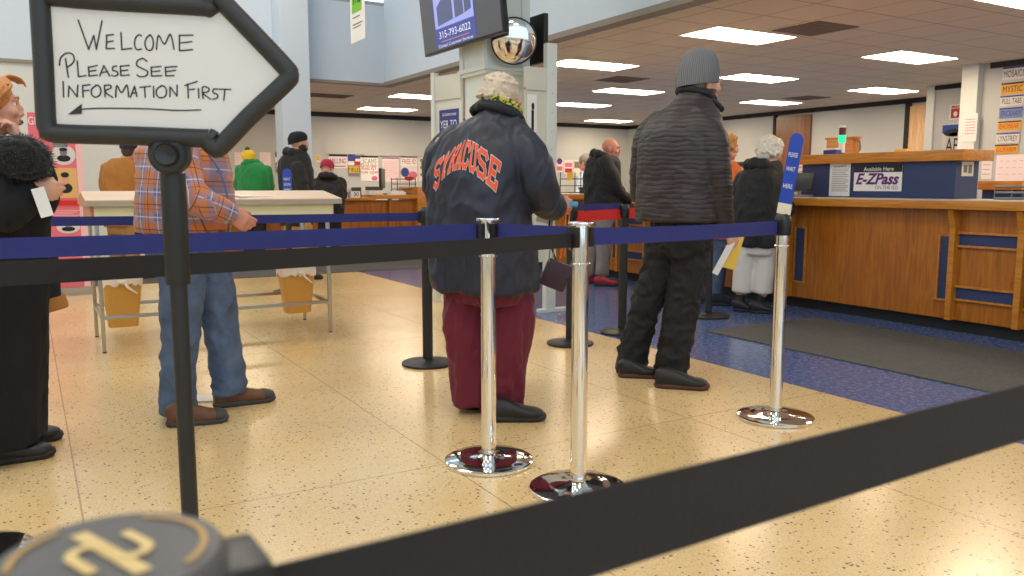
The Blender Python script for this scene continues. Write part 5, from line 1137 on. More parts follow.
leg([(s.P(465, 292, .02), .098), (s.P(465, 320, .0), .100), (s.P(468, 350, .0), .098), (s.P(471, 378, .0), .092), (s.P(473, 402, .0), .092)])
leg([(s.P(508, 292, .0), .112), (s.P(509, 320, -.02), .114), (s.P(507, 350, -.03), .108), (s.P(504, 378, -.03), .102), (s.P(501, 411, -.03), .100)])
s.part('trousers', bm, 'maroon_fleece', sm=5, wr=[(.020, 11, 4, (1, 1, .16)), (.008, 14, 5, (1, 1, .8))])
p = at_z(459, 408); shoe(s, p, 95, .27, .05, laces=None); p = at_z(484, 421); shoe(s, p, 88, .295, .052)
# letters wrapped around the back
GL = {'S': [[(4, 4.9), (3.4, 5.6), (.8, 5.6), (.1, 4.9), (.1, 4.0), (.8, 3.3), (3.3, 2.7), (3.9, 2.0), (3.9, 1.0), (3.2, .4), (.7, .4), (.0, 1.1)]], 'Y': [[(.2, 5.7), (2, 3), (2, .4)], [(3.8, 5.7), (2, 3)], [(1.2, .35), (2.8, .35)]],
      'R': [[(.7, .4), (.7, 5.6), (3.1, 5.6), (3.8, 4.9), (3.8, 3.7), (3.1, 3.0), (.7, 3.0)], [(2.4, 3), (3.8, .4)], [(0, .35), (1.5, .35)]], 'A': [[(.4, .4), (1.7, 5.6), (2.3, 5.6), (3.6, .4)], [(1, 2.0), (3, 2.0)], [(-.1, .35), (1.1, .35)], [(2.9, .35), (4.1, .35)]],
      'C': [[(3.9, 4.3), (3.2, 5.6), (1, 5.6), (.3, 4.8), (.3, 1.2), (1, .4), (3.2, .4), (3.9, 1.5)]], 'U': [[(.5, 5.6), (.5, 1.2), (1.2, .4), (2.8, .4), (3.5, 1.2), (3.5, 5.6)], [(0, 5.65), (1.1, 5.65)], [(2.9, 5.65), (4, 5.65)]],
      'E': [[(3.8, 4.6), (3.8, 5.6), (.7, 5.6), (.7, .4), (3.8, .4), (3.8, 1.5)], [(.7, 3.0), (2.7, 3.0)], [(0, .35), (.8, .35)]]}
jm = jk.data; bvh = BVHTree.FromPolygons([v.co + s.o for v in jm.vertices], [p.vertices[:] for p in jm.polygons])
axis_p = s.P(481, 162, .01); PH2 = 27; back = -s.dirv(PH2); sideR = s.side(PH2)
def wrap(u_, v_, lift):
    a = u_ / .27; dr = (back * math.cos(a) + sideR * math.sin(a)); h = axis_p + Vector((0, 0, v_)); o_ = h + dr * .8
    hit, nrm_, _, _ = bvh.ray_cast(o_, -dr)
    if hit is None: return h + dr * .24
    return hit + dr * lift
def letters(th_, lift, m_, name):
    bm = bmesh.new(); cw = .0545; cell = .0105
    for i, ch in enumerate('SYRACUSE'):
        x0_ = (i - 3.5) * cw; 
        for pl_ in GL[ch]:
            for (ax_, ay_), (bx_, by_) in zip(pl_, pl_[1:]):
                L_ = math.hypot(bx_ - ax_, by_ - ay_); dx, dy = (bx_ - ax_) / L_, (by_ - ay_) / L_; e = th_ * .42; ax2, ay2, bx2, by2 = ax_ - dx * e, ay_ - dy * e, bx_ + dx * e, by_ + dy * e
                ns_ = max(2, int(L_ * 2)); prev = None
                for k in range(ns_ + 1):
                    t = k / ns_; px_, py_ = ax2 + (bx2 - ax2) * t, ay2 + (by2 - ay2) * t; row = []
                    for w2 in (-.5, -.17, .17, .5):
                        gx, gy = px_ - dy * th_ * w2, py_ + dx * th_ * w2; U = x0_ + (gx - 2) * cell * .95; V = (gy - 3) * cell * 1.95
                        arc = .03 - 2.3 * U * U; row.append(bm.verts.new(wrap(U + V * (-.9) * U * -1.2, V + arc, lift)))
                    if prev:
                        for q_ in range(3): bm.faces.new((prev[q_], prev[q_ + 1], row[q_ + 1], row[q_]))
                    prev = row
    me = bpy.data.meshes.new(name); bm.to_mesh(me); bm.free(); o = s.add(name, me, m_, jk); return o
mat('letter_white', (206, 196, 196), .8); mat('letter_orange', (232, 92, 52), .75)
letters(1.55, .0025, 'letter_white', 'letter_outline'); letters(1.12, .0045, 'letter_orange', 'lettering')
# things hanging from him
def hang(name, label, cat, bm, m_, loc): return tag(bm_obj(name, bm, m_, smooth=True, origin=loc), label, cat)
c = s.P(556, 275, .14); pu = ztagged('purse', 'small plum quilted pouch hanging by a black strap beside the navy jacket', 'purse', c)
bm = bmesh.new(); box(bm, -.068, .068, -.025, .025, -.072, .072, .022, M=Matrix.Rotation(-math.atan2(s.o.x, s.o.y), 4, 'Z') @ Matrix.Rotation(R(22), 4, 'Y')); bm_obj('pouch', bm, 'purse_plum', pu)
bm = bmesh.new(); 
pts = [s.P(*q) - c for q in ((553, 205, .12), (549, 230, .14), (553, 252, .14), (560, 268, .13), (568, 282, .12), (572, 292, .12))]; tube(bm, catmull([tuple(p) for p in pts], 4), .005, 8); bm_obj('strap', bm, 'strap_black', pu)
ky = ztagged('key_lanyard', 'bunch of keys with orange and lime straps hanging at the navy sleeve', 'keys', s.P(560, 210, .12)); kc = s.P(560, 210, .12)
for (a_, b_, mm, r_) in (((552, 208), (549, 262), 'strap_lime', .004), ((556, 208), (553, 258), 'strap_lime', .003), ((566, 208), (560, 258), 'lanyard_orange', .006), ((570, 208), (564, 256), 'lanyard_orange', .004), ((563, 232), (570, 250), 'lanyard_orange', .004)):
    bm = bmesh.new(); p0 = s.P(*a_, .1) - kc; p1 = s.P(*b_, .12) - kc; tube(bm, [p0, p0.lerp(p1, .5) + Vector((.006, 0, 0)), p1], r_, 8); bm_obj('strap', bm, mm, ky)
bm = bmesh.new(); blob(bm, s.P(564, 210, .06) - kc, (.014, .014, .022)); bm_obj('red_tag', bm, 'belt_red', ky)
bm = bmesh.new(); p = s.P(570, 204, .12) - kc; box(bm, -.04, .04, -.008, .008, -.012, .012, .005, M=Matrix.Translation(p) @ Matrix.Rotation(-TH, 4, 'Z')); bm_obj('phone', bm, 'phone_cyan', ky)
pp_ = s.P(547, 214, .14); bm = bmesh.new(); box(bm, -.045, .045, -.003, .003, -.05, .035, 0, M=Matrix.Rotation(-TH, 4, 'Z') @ Matrix.Rotation(R(15), 4, 'Y')); o = tag(bm_obj('folded_papers', bm, 'paper', smooth=False), 'white papers held in front of the man in the navy jacket', 'papers'); o.location = pp_

# ---------------------------------------------------------------- 2. man in the grey knit cap
s = Person('cap', (656, 377), vox=.0085); PH = 50
hc = s.P(703, 84, .05); hf = s.dirv(62) + Vector((0, 0, -.1)); hup = Vector((0, 0, 1)) + s.dirv(80) * .1
core = [sc_(678, 225, .10, .09), sc_(678, 212, .16, .12), sc_(680, 175, .16, .12), sc_(684, 140, .19, .12), sc_(690, 115, .17, .09), sc_(696, 103, .07, .07, dd=.03)]
wR = s.P(729, 228, -.05); wL = s.P(636, 198, .30)
body(s, 'tall man in a grey knit cap and dark brown quilted jacket, facing away', 'person', core, (hc, hf, hup),
     [[(s.P(712, 125, -.1), .055), (s.P(716, 170, -.12), .045), (s.P(722, 205, -.08), .038), (wR, .028)], [(s.P(658, 120, .12), .055), (s.P(645, 160, .2), .045), (s.P(640, 185, .25), .036), (wL, .028)]],
     [[(s.P(664, 232, .05), .06), (s.P(650, 298, .05), .055), (s.P(633, 362, .06), .042)], [(s.P(690, 232, -.02), .06), (s.P(683, 300, -.03), .06), (s.P(672, 370, -.06), .042)]], hsc=1.05,
     hands=[dict(wrist=wR, d=Vector((0, 0, -1)) + s.dirv(80) * .35, nrm=-s.side(60), curl=30, thumb=1), dict(wrist=wL, d=s.dirv(60) + Vector((0, 0, .1)), nrm=Vector((0, 0, 1)), curl=40, thumb=-1)])
bm = bmesh.new()
loft(bm, [sc_(677, 221, .245, .19), sc_(677, 217, .25, .195), sc_(678, 190, .248, .185), sc_(679, 165, .25, .18), sc_(680, 140, .25, .17), sc_(684, 122, .225, .145), sc_(688, 112, .175, .12, dd=.01), sc_(692, 104, .125, .10, dd=.02), sc_(695, 97, .10, .10, dd=.03), sc_(697, 90, .098, .10, dd=.04)], 32, 5)
limb(bm, [(s.P(700, 122, -.12), .078), (s.P(711, 140, -.16), .090), (s.P(715, 165, -.17), .084), (s.P(718, 190, -.14), .078), (s.P(721, 212, -.10), .068), (s.P(723, 224, -.08), .058)], 20)
limb(bm, [(s.P(660, 122, .12), .078), (s.P(648, 140, .15), .082), (s.P(643, 165, .18), .075), (s.P(641, 185, .22), .068), (s.P(640, 195, .27), .055)], 18)
jk = s.part('jacket', bm, 'quilted_brown', sm=4, wr=[(.008, 5.5, 7, (1, 1, 1.4)), (.004, 14, 8, (.6, .6, 1.8))])
neckring(696, 95, .098, .095, .021, 'collar_black', 'collar', phi=58, tilt=.30, dd=.035, parent=jk)
bm = bmesh.new(); tube(bm, catmull([tuple(s.P(*q)) for q in ((706, 97, -.04), (715, 103, -.02), (722, 110, .02))], 4), .02, 10); s.part('collar_flap', bm, 'collar_black', jk, vox=.006)
bm = bmesh.new(); loft(bm, [sc_(680, 255, .15, .135, 70), sc_(681, 238, .185, .17, 70), sc_(680, 215, .17, .15, 70)], 22, 3)
leg([(s.P(664, 235, .06), .102), (s.P(659, 270, .06), .098), (s.P(648, 300, .06), .088), (s.P(641, 325, .06), .080), (s.P(633, 350, .07), .086), (s.P(632, 373, .07), .092)])
leg([(s.P(692, 235, -.02), .118), (s.P(688, 270, -.03), .110), (s.P(683, 300, -.04), .096), (s.P(679, 325, -.05), .090), (s.P(674, 352, -.06), .090), (s.P(670, 381, -.06), .094)])
s.part('trousers', bm, 'black_trouser', sm=4, wr=[(.018, 12, 9, (1, 1, 1.0)), (.004, 18, 3)])
shoe(s, at_z(618, 377), 84, .23, .05, up_m='shoe_black', sole_m='sole_brown'); shoe(s, at_z(654, 387), 92, .30, .053, up_m='shoe_black', sole_m='sole_brown')
beanie(s, s.P(700, 74, .04), hf, Vector((0, 0, 1)) + s.dirv(90) * -.08, 'knit_rib_grey', rx=.103, ry=.118, top=.138, low=-.066)

Mv = Matrix.Rotation(-math.atan2(s.o.x, s.o.y), 4, 'Z')
c = s.P(733, 250, -.03); bm = bmesh.new(); box(bm, -.040, .040, -.003, .003, -.11, .11, .001, M=Mv @ Matrix.Rotation(R(14), 4, 'Y')); o = tag(bm_obj('yellow_folder', bm, mat('folder_yellow', (232, 190, 74), .6), smooth=False), 'yellow folder held low by the man in the grey knit cap', 'folder'); o.location = c
c2 = s.P(724, 257, -.05) - c; bm = bmesh.new(); box(bm, -.018, .018, -.002, .002, -.11, .10, 0, M=Matrix.Translation(c2) @ Mv @ Matrix.Rotation(R(26), 4, 'Y')); q = bm_obj('loose_sheet', bm, 'paper', o, smooth=False)

# ---------------------------------------------------------------- 3. man in the plaid shirt (head behind the arrow board)
s = Person('plaid', (218, 412), vox=.0085); PH = 97
hc = s.P(193, 110, 0); hf = s.dirv(95) + Vector((0, 0, -.2)); hup = Vector((0, 0, 1))
core = [sc_(178, 245, .14, .13), sc_(182, 225, .15, .15), sc_(184, 195, .15, .17), sc_(183, 165, .18, .13), sc_(184, 148, .16, .10), sc_(187, 138, .07, .07)]
wR = s.P(228, 214, -.13); wL = s.P(230, 216, .06)
body(s, 'man in an orange and blue plaid shirt and jeans, head hidden by the arrow board', 'person', core, (hc, hf, hup),
     [[(s.P(180, 150, -.2), .055), (s.P(182, 190, -.24), .045), (s.P(205, 205, -.22), .040), (wR, .029)], [(s.P(182, 150, .2), .055), (s.P(190, 190, .24), .045), (s.P(215, 205, .2), .04), (wL, .029)]],
     [[(s.P(180, 245, -.08), .085), (s.P(183, 320, -.08), .06), (s.P(180, 405, -.08), .042)], [(s.P(190, 245, .08), .085), (s.P(218, 320, .10), .06), (s.P(232, 385, .12), .042)]], m='skin_ruddy',
     hands=[dict(wrist=wR, d=s.dirv(85) + Vector((0, 0, -.55)), nrm=-s.side(90) + Vector((0, 0, -.1)), curl=28, thumb=1, sc=1.05), dict(wrist=wL, d=s.dirv(105) + Vector((0, 0, -.5)), nrm=s.side(90), curl=32, thumb=-1, sc=1.05)])
bm = bmesh.new(); hair_cap(bm, hc, hf, 1.0, low=-.015, puff=.004, seed=5); s.part('hair', bm, 'hair_steel', vox=.007)
bm = bmesh.new()
loft(bm, [sc_(184, 236, .185, .212, tilt=-.1), sc_(184, 232, .19, .216, tilt=-.1), sc_(185, 215, .20, .222), sc_(186, 195, .20, .222), sc_(185, 175, .205, .205), sc_(182, 158, .21, .175), sc_(180, 148, .20, .145), sc_(184, 139, .12, .11)], 32, 5)
limb(bm, [(s.P(180, 152, -.17), .078), (s.P(183, 172, -.23), .078), (s.P(190, 193, -.26), .074), (s.P(207, 205, -.25), .066), (s.P(221, 210, -.19), .056), (s.P(229, 213, -.15), .047)], 20)
limb(bm, [(s.P(183, 152, .17), .075), (s.P(190, 175, .23), .075), (s.P(200, 195, .25), .07), (s.P(217, 206, .16), .06), (s.P(231, 213, .08), .045)], 18)
me_j = remesh('shirt', bm, s.vox, 4); wrinkle(me_j, .010, 6.5, 11, (1, 1, .9)); wrinkle(me_j, .003, 16, 12)
at = me_j.attributes.new('cloth', 'FLOAT_VECTOR', 'POINT'); e0 = s.P(183, 160, -.22); e1 = s.P(192, 196, -.26); e2 = s.P(234, 213, -.16); fd = s.dirv(PH); sdv = s.side(PH)
for i, v_ in enumerate(me_j.vertices):
    p = v_.co; q = p - s.o; best = None
    for (a_, b_, o0) in ((e0, e1, 0.), (e1, e2, (e1 - e0).length)):
        ab = b_ - a_; t = max(0, min(1, (p - a_).dot(ab) / ab.length_squared)); dist = (p - (a_ + ab * t)).length
        if best is None or dist < best[0]: best = (dist, o0 + ab.length * t, (p - (a_ + ab * t)), ab.normalized())
    if best[0] < .088 and (p - e0).dot(sdv) > -.05:
        axd = best[3]; pr2 = Vector((0, 0, 1)).cross(axd).cross(axd).normalized() if abs(axd.z) < .8 else fd; at.data[i].vector = (best[2].dot(pr2) * 1.2 + .03, best[1] + .04, 0)
    else: at.data[i].vector = (q.dot(fd) + .6 * q.dot(sdv), q.z + .04 * q.dot(fd), 0)
sh = s.add('shirt', me_j, 'plaid_shirt')
bm = bmesh.new(); tube(bm, catmull([tuple(s.P(*q)) for q in ((205, 150, -.12), (218, 168, -.13), (226, 190, -.13), (229, 212, -.13), (228, 232, -.12))], 4), .004, 6); s.part('button_placket', bm, 'denim', sh, vox=0)
bm = bmesh.new(); loft(bm, [sc_(183, 262, .14, .13), sc_(183, 240, .175, .185), sc_(184, 222, .18, .19)], 24, 3)
leg([(s.P(179, 243, -.09), .112), (s.P(182, 280, -.09), .102), (s.P(181, 320, -.09), .090), (s.P(179, 360, -.09), .082), (s.P(178, 392, -.09), .080), (s.P(179, 413, -.09), .084)])
leg([(s.P(196, 243, .08), .112), (s.P(211, 280, .09), .100), (s.P(219, 315, .10), .088), (s.P(224, 350, .11), .080), (s.P(228, 375, .12), .082), (s.P(230, 393, .12), .084)])
s.part('jeans', bm, 'denim', sm=4, wr=[(.015, 9, 13, (1, 1, 1.0)), (.003, 18, 14)])
bm = bmesh.new(); c = s.P(184, 236, 0); pts = [c + s.side(PH) * .183 * math.cos(a) + s.dirv(PH) * .205 * math.sin(a) - Vector((0, 0, .018 * math.sin(a))) for a in [2 * math.pi * i / 40 for i in range(40)]]; tube(bm, pts, .014, 8, closed=True); s.part('belt', bm, 'collar_black', vox=0)
shoe(s, at_z(166, 427), 88, .275, .052, up_m='shoe_brown', sole_m='sole_grey', laces='sole_grey', toe='sole_grey'); shoe(s, at_z(213, 408), 80, .31, .052, up_m='shoe_brown', sole_m='sole_grey', laces='lace_white', toe='sole_grey')
# papers on the floor behind him
pf = at_z(200, 400); o = tag(bx('floor_brochure', (-.10, .10, -.07, .07, 0, .006), 'sign_board', None, .001), 'thin brochure lying on the floor behind the brown shoes', 'brochure'); o.location = (pf.x, pf.y + .02, .001); o.rotation_euler = (0, 0, -TH + R(8))

# ---------------------------------------------------------------- 4. woman in black at the left
s = Person('woman', (22, 458), vox=.0085); PH = 95
hc = s.P(-9, 107, .0); hf = s.dirv(88) + Vector((0, 0, .05)); hup = Vector((0, 0, 1)) - s.dirv(90) * .12
core = [sc_(-10, 280, .14, .12), sc_(-10, 240, .15, .13), sc_(-11, 200, .15, .12), sc_(-12, 165, .17, .11), sc_(-12, 150, .15, .09), sc_(-12, 143, .07, .07)]
wR = s.P(30, 190, -.17); wL = s.P(10, 150, .05)
W4 = body(s, 'red haired woman in a long black coat, hand raised to her mouth', 'person', core, (hc, hf, hup),
     [[(s.P(-10, 160, -.18), .05), (s.P(-5, 200, -.22), .042), (s.P(15, 205, -.2), .036), (wR, .026)], [(s.P(-8, 160, .16), .05), (s.P(0, 195, .18), .042), (s.P(20, 178, .04), .036), (s.P(22, 150, -.04), .026)]],
     [[(s.P(-14, 280, -.07), .08), (s.P(-14, 360, -.07), .055), (s.P(-14, 445, -.07), .038)], [(s.P(-6, 280, .07), .08), (s.P(-4, 360, .07), .055), (s.P(-2, 432, .07), .038)]], hsc=1.0,
     hands=[dict(wrist=wR, d=s.dirv(85) + Vector((0, 0, -.05)), nrm=-s.side(90), curl=30, thumb=1, sc=.95), dict(wrist=s.P(22, 145, -.06), d=s.dirv(-60) * .30 + Vector((0, 0, .9)), nrm=-s.dirv(95) , curl=40, thumb=-1, sc=.95)])
add_face(s, hc, hf, hup, 1.0, True, 'hair_red')
bm = bmesh.new(); f_ = hf.normalized(); r_v = f_.cross(hup).normalized(); u_v = r_v.cross(f_)
hair_cap(bm, hc, hf, 1.0, low=-.05, puff=.012, up=hup, seed=8)
rnd = random.Random(3)
for i in range(46):
    a = rnd.uniform(-1.5, 1.5); st0 = hc + f_ * (.05 * math.cos(a * .4)) * rnd.uniform(.2, 1) + r_v * .05 * math.sin(a) + u_v * (.118 - .02 * abs(a)); bend = rnd.uniform(.7, 1.1)
    pts = [st0, st0 + r_v * .045 * math.sin(a) + f_ * .03 * rnd.uniform(-.6, 1) - u_v * .02, st0 + r_v * .07 * math.sin(a) - f_ * .02 - u_v * .08 * bend, st0 + r_v * .075 * math.sin(a) - f_ * .04 - u_v * .14 * bend]
    tube(bm, catmull([tuple(q) for q in pts], 4), [.007] * 12 + [.003], 6)
for k in range(5):
    st0 = hc + f_ * .045 + u_v * (.095 + .003 * k) + r_v * (-.035 + .01 * k); pts = [st0, st0 + f_ * .03 + u_v * .014, st0 + f_ * (.055 + .004 * k) + u_v * .002, st0 + f_ * (.062 + .006 * k) - u_v * (.02 + .003 * k)]; tube(bm, catmull([tuple(q) for q in pts], 4), [.007, .007, .006, .006, .005, .005, .005, .004, .004, .003, .003, .002, .002], 6)
s.part('hair', bm, 'hair_red', vox=.0045, sm=1)
bm = bmesh.new()
loft(bm, [sc_(-18, 441, .23, .205, dd=.0), sc_(-18, 436, .235, .21), sc_(-17, 380, .23, .21), sc_(-14, 320, .225, .20), sc_(-12, 270, .22, .20), sc_(-12, 235, .22, .19), sc_(-12, 200, .215, .18), sc_(-12, 175, .21, .16), sc_(-12, 158, .19, .13), sc_(-12, 148, .12, .10)], 32, 5)
limb(bm, [(s.P(-15, 160, -.17), .078), (s.P(-13, 185, -.22), .085), (s.P(-4, 207, -.23), .088), (s.P(10, 208, -.21), .080), (s.P(22, 198, -.17), .066), (s.P(29, 192, -.16), .052)], 20)
limb(bm, [(s.P(-8, 160, .15), .075), (s.P(0, 190, .18), .08), (s.P(8, 180, .12), .07), (s.P(10, 163, .04), .055)], 18)
limb(bm, [(s.P(20, 150, .02), .06), (s.P(36, 178, .03), .068), (s.P(40, 200, .03), .058), (s.P(32, 228, .0), .045)], 18)
s.part('long_coat', bm, 'black_wool', sm=4, wr=[(.016, 5, 21, (1.2, 1.2, .25)), (.004, 14, 22, (1, 1, .5))])
bm = bmesh.new(); 
limb(bm, [(s.P(-22, 152, -.14), .06), (s.P(-5, 156, -.20), .075), (s.P(15, 157, -.20), .080), (s.P(30, 160, -.16), .078), (s.P(38, 168, -.10), .05)], 22); limb(bm, [(s.P(-25, 150, .1), .06), (s.P(0, 154, .12), .065), (s.P(26, 162, .02), .062)], 18)
me = remesh('fur_collar', bm, .009, 3); wrinkle(me, .008, 30, 4, (1, 1, 1), False); wrinkle(me, .006, 75, 9, (1, 1, 1), False); fc_ = s.add('fur_collar', me, 'fur_black')
# fur hairs as short tapered strands
bm = bmesh.new(); rnd = random.Random(2); vs = [v_ for v_ in me.vertices]
for i in range(6500):
    v_ = vs[rnd.randrange(len(vs))]; n_ = v_.normal; p = v_.co; t = n_.orthogonal().normalized(); t = (Matrix.Rotation(rnd.uniform(0, 6.28), 3, n_) @ t) * .0011; tip = p + n_ * rnd.uniform(.010, .022) + Vector((rnd.uniform(-.006, .006), rnd.uniform(-.006, .006), -.006))
    bm.faces.new([bm.verts.new(p - t), bm.verts.new(p + t), bm.verts.new(tip)])
mf = bpy.data.meshes.new('fur_hairs'); bm.to_mesh(mf); bm.free(); o = link('fur_hairs', mf, 'fur_black', fc_); o['kind'] = 'stuff'
c = s.P(42, 201, -.20); bm = bmesh.new(); box(bm, -.022, .022, -.001, .001, -.06, .05, 0, M=Matrix.Rotation(-math.atan2(s.o.x, s.o.y), 4, 'Z') @ Matrix.Rotation(R(-14), 4, 'Y')); o = tag(bm_obj('paper_slip', bm, 'paper', smooth=False), 'white paper slip held low by the woman in black', 'paper'); o.location = c
c = s.P(44, 287, .12); hb = ztagged('handbag', 'dark handbag with a tan bottom hanging beside the black coat', 'bag', c); bm = bmesh.new(); Mb = Matrix.Rotation(-math.atan2(s.o.x, s.o.y), 4, 'Z')
box(bm, -.09, .06, -.05, .05, -.05, .14, .02, M=Mb); bm_obj('bag_body', bm, 'collar_black', hb); bm = bmesh.new(); box(bm, -.09, .065, -.055, .055, -.105, -.045, .02, M=Mb @ Matrix.Rotation(R(-14), 4, 'Y')); bm_obj('bag_bottom', bm, 'tan_canvas', hb)
bm = bmesh.new(); tube(bm, [Mb @ Vector(q) for q in ((-.07, 0, .12), (-.05, 0, .3), (-.06, 0, .42))], .008, 8); bm_obj('bag_strap', bm, 'collar_black', hb)
shoe(s, at_z(-26, 468), 88, .285, .05, up_m='shoe_black', sole_m='sole_black'); shoe(s, at_z(-10, 449), 88, .275, .05, up_m='shoe_black', sole_m='sole_black')

# ---------------------------------------------------------------- simpler builder for the people further off
def far_person(label, foot, d, head_px, head_f, torso, arms, legs, jacket, pants, cap=None, hair=None, shoes=None, vox=.012, phi=0, hood=None, hsc=1.0, skin='skin', beard=None, face=True, group=None, shoe_m='shoe_black', handsd=None, hood_rx=.1):
    global s, PH
    s = Person(label, foot, d, group, vox); PH = phi
    hc = s.P(*head_px); hf = s.dirv(head_f[0]) + Vector((0, 0, head_f[1] if len(head_f) > 1 else 0)); hup = Vector((0, 0, 1))
    T = [sc_(*t) for t in torso]
    core = [tuple(list(t[:3]) + [q * .72 for q in t[3:]]) for t in T]
    A = [[(s.P(*a[:3]), a[3] * .6) for a in arm] for arm in arms]; Lg = [[(s.P(*a[:3]), a[3] * .6) for a in l] for l in legs]
    hs_ = []
    for i, arm in enumerate(arms):
        w0 = s.P(*arm[-1][:3]); w1 = s.P(*arm[-2][:3]); dd = (w0 - w1).normalized(); hs_.append(dict(wrist=w0 + dd * .03, d=dd, nrm=Vector((0, 0, -1)) if abs(dd.z) < .7 else s.dirv(90), curl=35, thumb=1 if i else -1, sc=1.0))
    bm0 = vox; body(s, label, 'person', core, (hc, hf, hup), A, Lg, m=skin, hsc=hsc, hands=hs_)
    if face: add_face(s, hc, hf, hup, hsc, False, 'hair_brown')
    bm = bmesh.new(); loft(bm, T, 26, 4)
    for a in arms: limb(bm, [(s.P(*q[:3]), q[3]) for q in a], 16)
    jk = s.part('jacket', bm, jacket, sm=3, wr=[(.016, 6, 31, (1, 1, .8)), (.006, 15, 2, (1, 1, .7))])
    if hood: neckring(hood[0], hood[1], hood_rx, hood_rx * .9, hood[2], jacket, 'hood', phi=phi, tilt=.5, dd=-.0, parent=jk, vox=.01)
    if legs:
        bm = bmesh.new(); t0 = torso[0]; loft(bm, [sc_(t0[0], t0[1] + 8, t0[2] * .8, t0[3] * .8), sc_(t0[0], t0[1] - 2, t0[2] * .85, t0[3] * .85), sc_(t0[0], t0[1] - 12, t0[2] * .8, t0[3] * .8)], 20, 2)
        for l in legs: limb(bm, [(s.P(*q[:3]), q[3]) for q in l], 16, flat=True)
        s.part('trousers', bm, pants, sm=3, wr=(.007, 9, 5, (1, 1, .6)))
    if hair: bm = bmesh.new(); hair_cap(bm, hc, hf, hsc, **{k: v for k, v in hair.items() if k not in ('m', 'vox')}); s.part('hair', bm, hair['m'], vox=hair.get('vox', .008), sm=1, wr=(.003, 30, 2))
    if beard:
        bm = bmesh.new(); f = hf.normalized(); r = f.cross(hup).normalized(); Rm = Matrix((r, f, Vector((0, 0, 1)))).transposed()
        for q, rr_ in (((0, .045, -.078), (.054, .058, .038)), ((.054, .030, -.050), (.018, .050, .036)), ((-.054, .030, -.050), (.018, .050, .036)), ((0, .090, -.044), (.028, .01, .007)), ((0, .068, -.080), (.034, .030, .030))): blob(bm, hc + r * q[0] + f * q[1] + Vector((0, 0, q[2])), rr_, Rm, 2)
        s.part('beard', bm, beard, vox=.006)
    if cap == 'cap':
        beanie(s, hc + Vector((0, 0, .02)), hf, hup, 'cap_navy', rx=.09, ry=.104, top=.10, low=.0, name='cap')
    elif cap: beanie(s, hc + Vector((0, 0, .0)), hf, hup, cap, rx=.094, ry=.110, top=.135, low=.008)
    if shoes:
        for (hx, hy, ph, L_) in shoes: shoe(s, at_z(hx, hy), ph, L_, .05, up_m=shoe_m, vox=.009)
    return s
# bald man leaning on the counter
far_person('bald man in a black hooded jacket, grey trousers and red shoes', (600, 284), None, (611, 149, .0), (95, -.15),
           [(601, 215, .20, .15), (602, 207, .21, .16), (602, 190, .215, .165), (602, 175, .22, .16), (603, 162, .20, .14), (604, 155, .12, .11)],
           [[(605, 162, -.15, .075), (612, 175, -.18, .075), (617, 190, -.14, .065), (628, 200, -.05, .055)], [(600, 162, .15, .07), (612, 180, .18, .06), (625, 198, .12, .05)]],
           [[(594, 215, .05, .10), (592, 245, .05, .07), (590, 274, .05, .06)], [(604, 215, -.06, .105), (604, 245, -.06, .085), (602, 275, -.06, .075)]],
           'black_coat', 'grey_trouser', shoes=[(584, 283, 90, .26), (594, 286, 92, .28)], phi=70, hood=(601, 157, .05), skin='skin_ruddy', hsc=1.0, shoe_m='shoe_red')
# white haired woman
far_person('white haired woman in a black hooded coat, white trousers and black boots at the counter', (756, 311), None, (771, 153, .0), (60, -.35),
           [(758, 246, .205, .17), (758, 238, .21, .175), (757, 215, .205, .17), (758, 195, .20, .165), (760, 178, .19, .15), (764, 167, .15, .12), (768, 161, .09, .09)],
           [[(777, 178, -.05, .07), (782, 198, -.06, .065), (786, 212, .05, .055), (789, 206, .15, .045)], [(744, 178, .10, .07), (738, 200, .15, .065), (748, 214, .25, .055), (775, 208, .3, .045)]],
           [[(744, 244, .03, .095), (743, 268, .03, .088), (741, 292, .03, .084)], [(765, 244, -.03, .095), (764, 268, -.03, .088), (762, 293, -.03, .086)]],
           'black_coat', 'white_trouser', shoes=[(733, 311, 95, .19), (750, 313, 85, .21)], phi=40, hood=(761, 169, .055), hood_rx=.11, hair=dict(m='hair_white', curls=130, curl_r=.016, puff=.018, low=-.02, vox=.006), face=False)
bm = bmesh.new(); limb(bm, [(s.P(741, 290, .03), .042), (s.P(740, 306, .03), .038)]); limb(bm, [(s.P(761, 291, -.03), .042), (s.P(759, 308, -.03), .038)]); s.part('boots', bm, 'shoe_black', vox=.01)
# orange jacket, mostly behind the knit cap man
far_person('curly ginger haired person in an orange jacket behind the grey knit cap man', (717.5, 300.5), None, (727, 148, .0), (75, -.1),
           [(719, 238, .19, .15), (720, 230, .20, .155), (721, 200, .19, .15), (722, 180, .20, .14), (723, 168, .17, .12), (725, 162, .09, .09)],
           [[(726, 172, -.14, .07), (730, 200, -.16, .065), (734, 225, -.12, .055), (737, 238, -.05, .045)], [(712, 172, .14, .07), (708, 200, .18, .06), (712, 225, .2, .05)]],
           [[(712, 238, .05, .10), (710, 270, .05, .08), (708, 296, .05, .07)], [(722, 238, -.05, .10), (718, 270, -.05, .08), (715, 298, -.05, .07)]],
           'orange_jacket', 'denim', shoes=[(700, 304, 90, .27), (708, 305, 92, .30)], phi=70, hair=dict(m='hair_blond', curls=110, curl_r=.02, puff=.02, low=-.06, vox=.007), face=True, shoe_m='cap_navy')
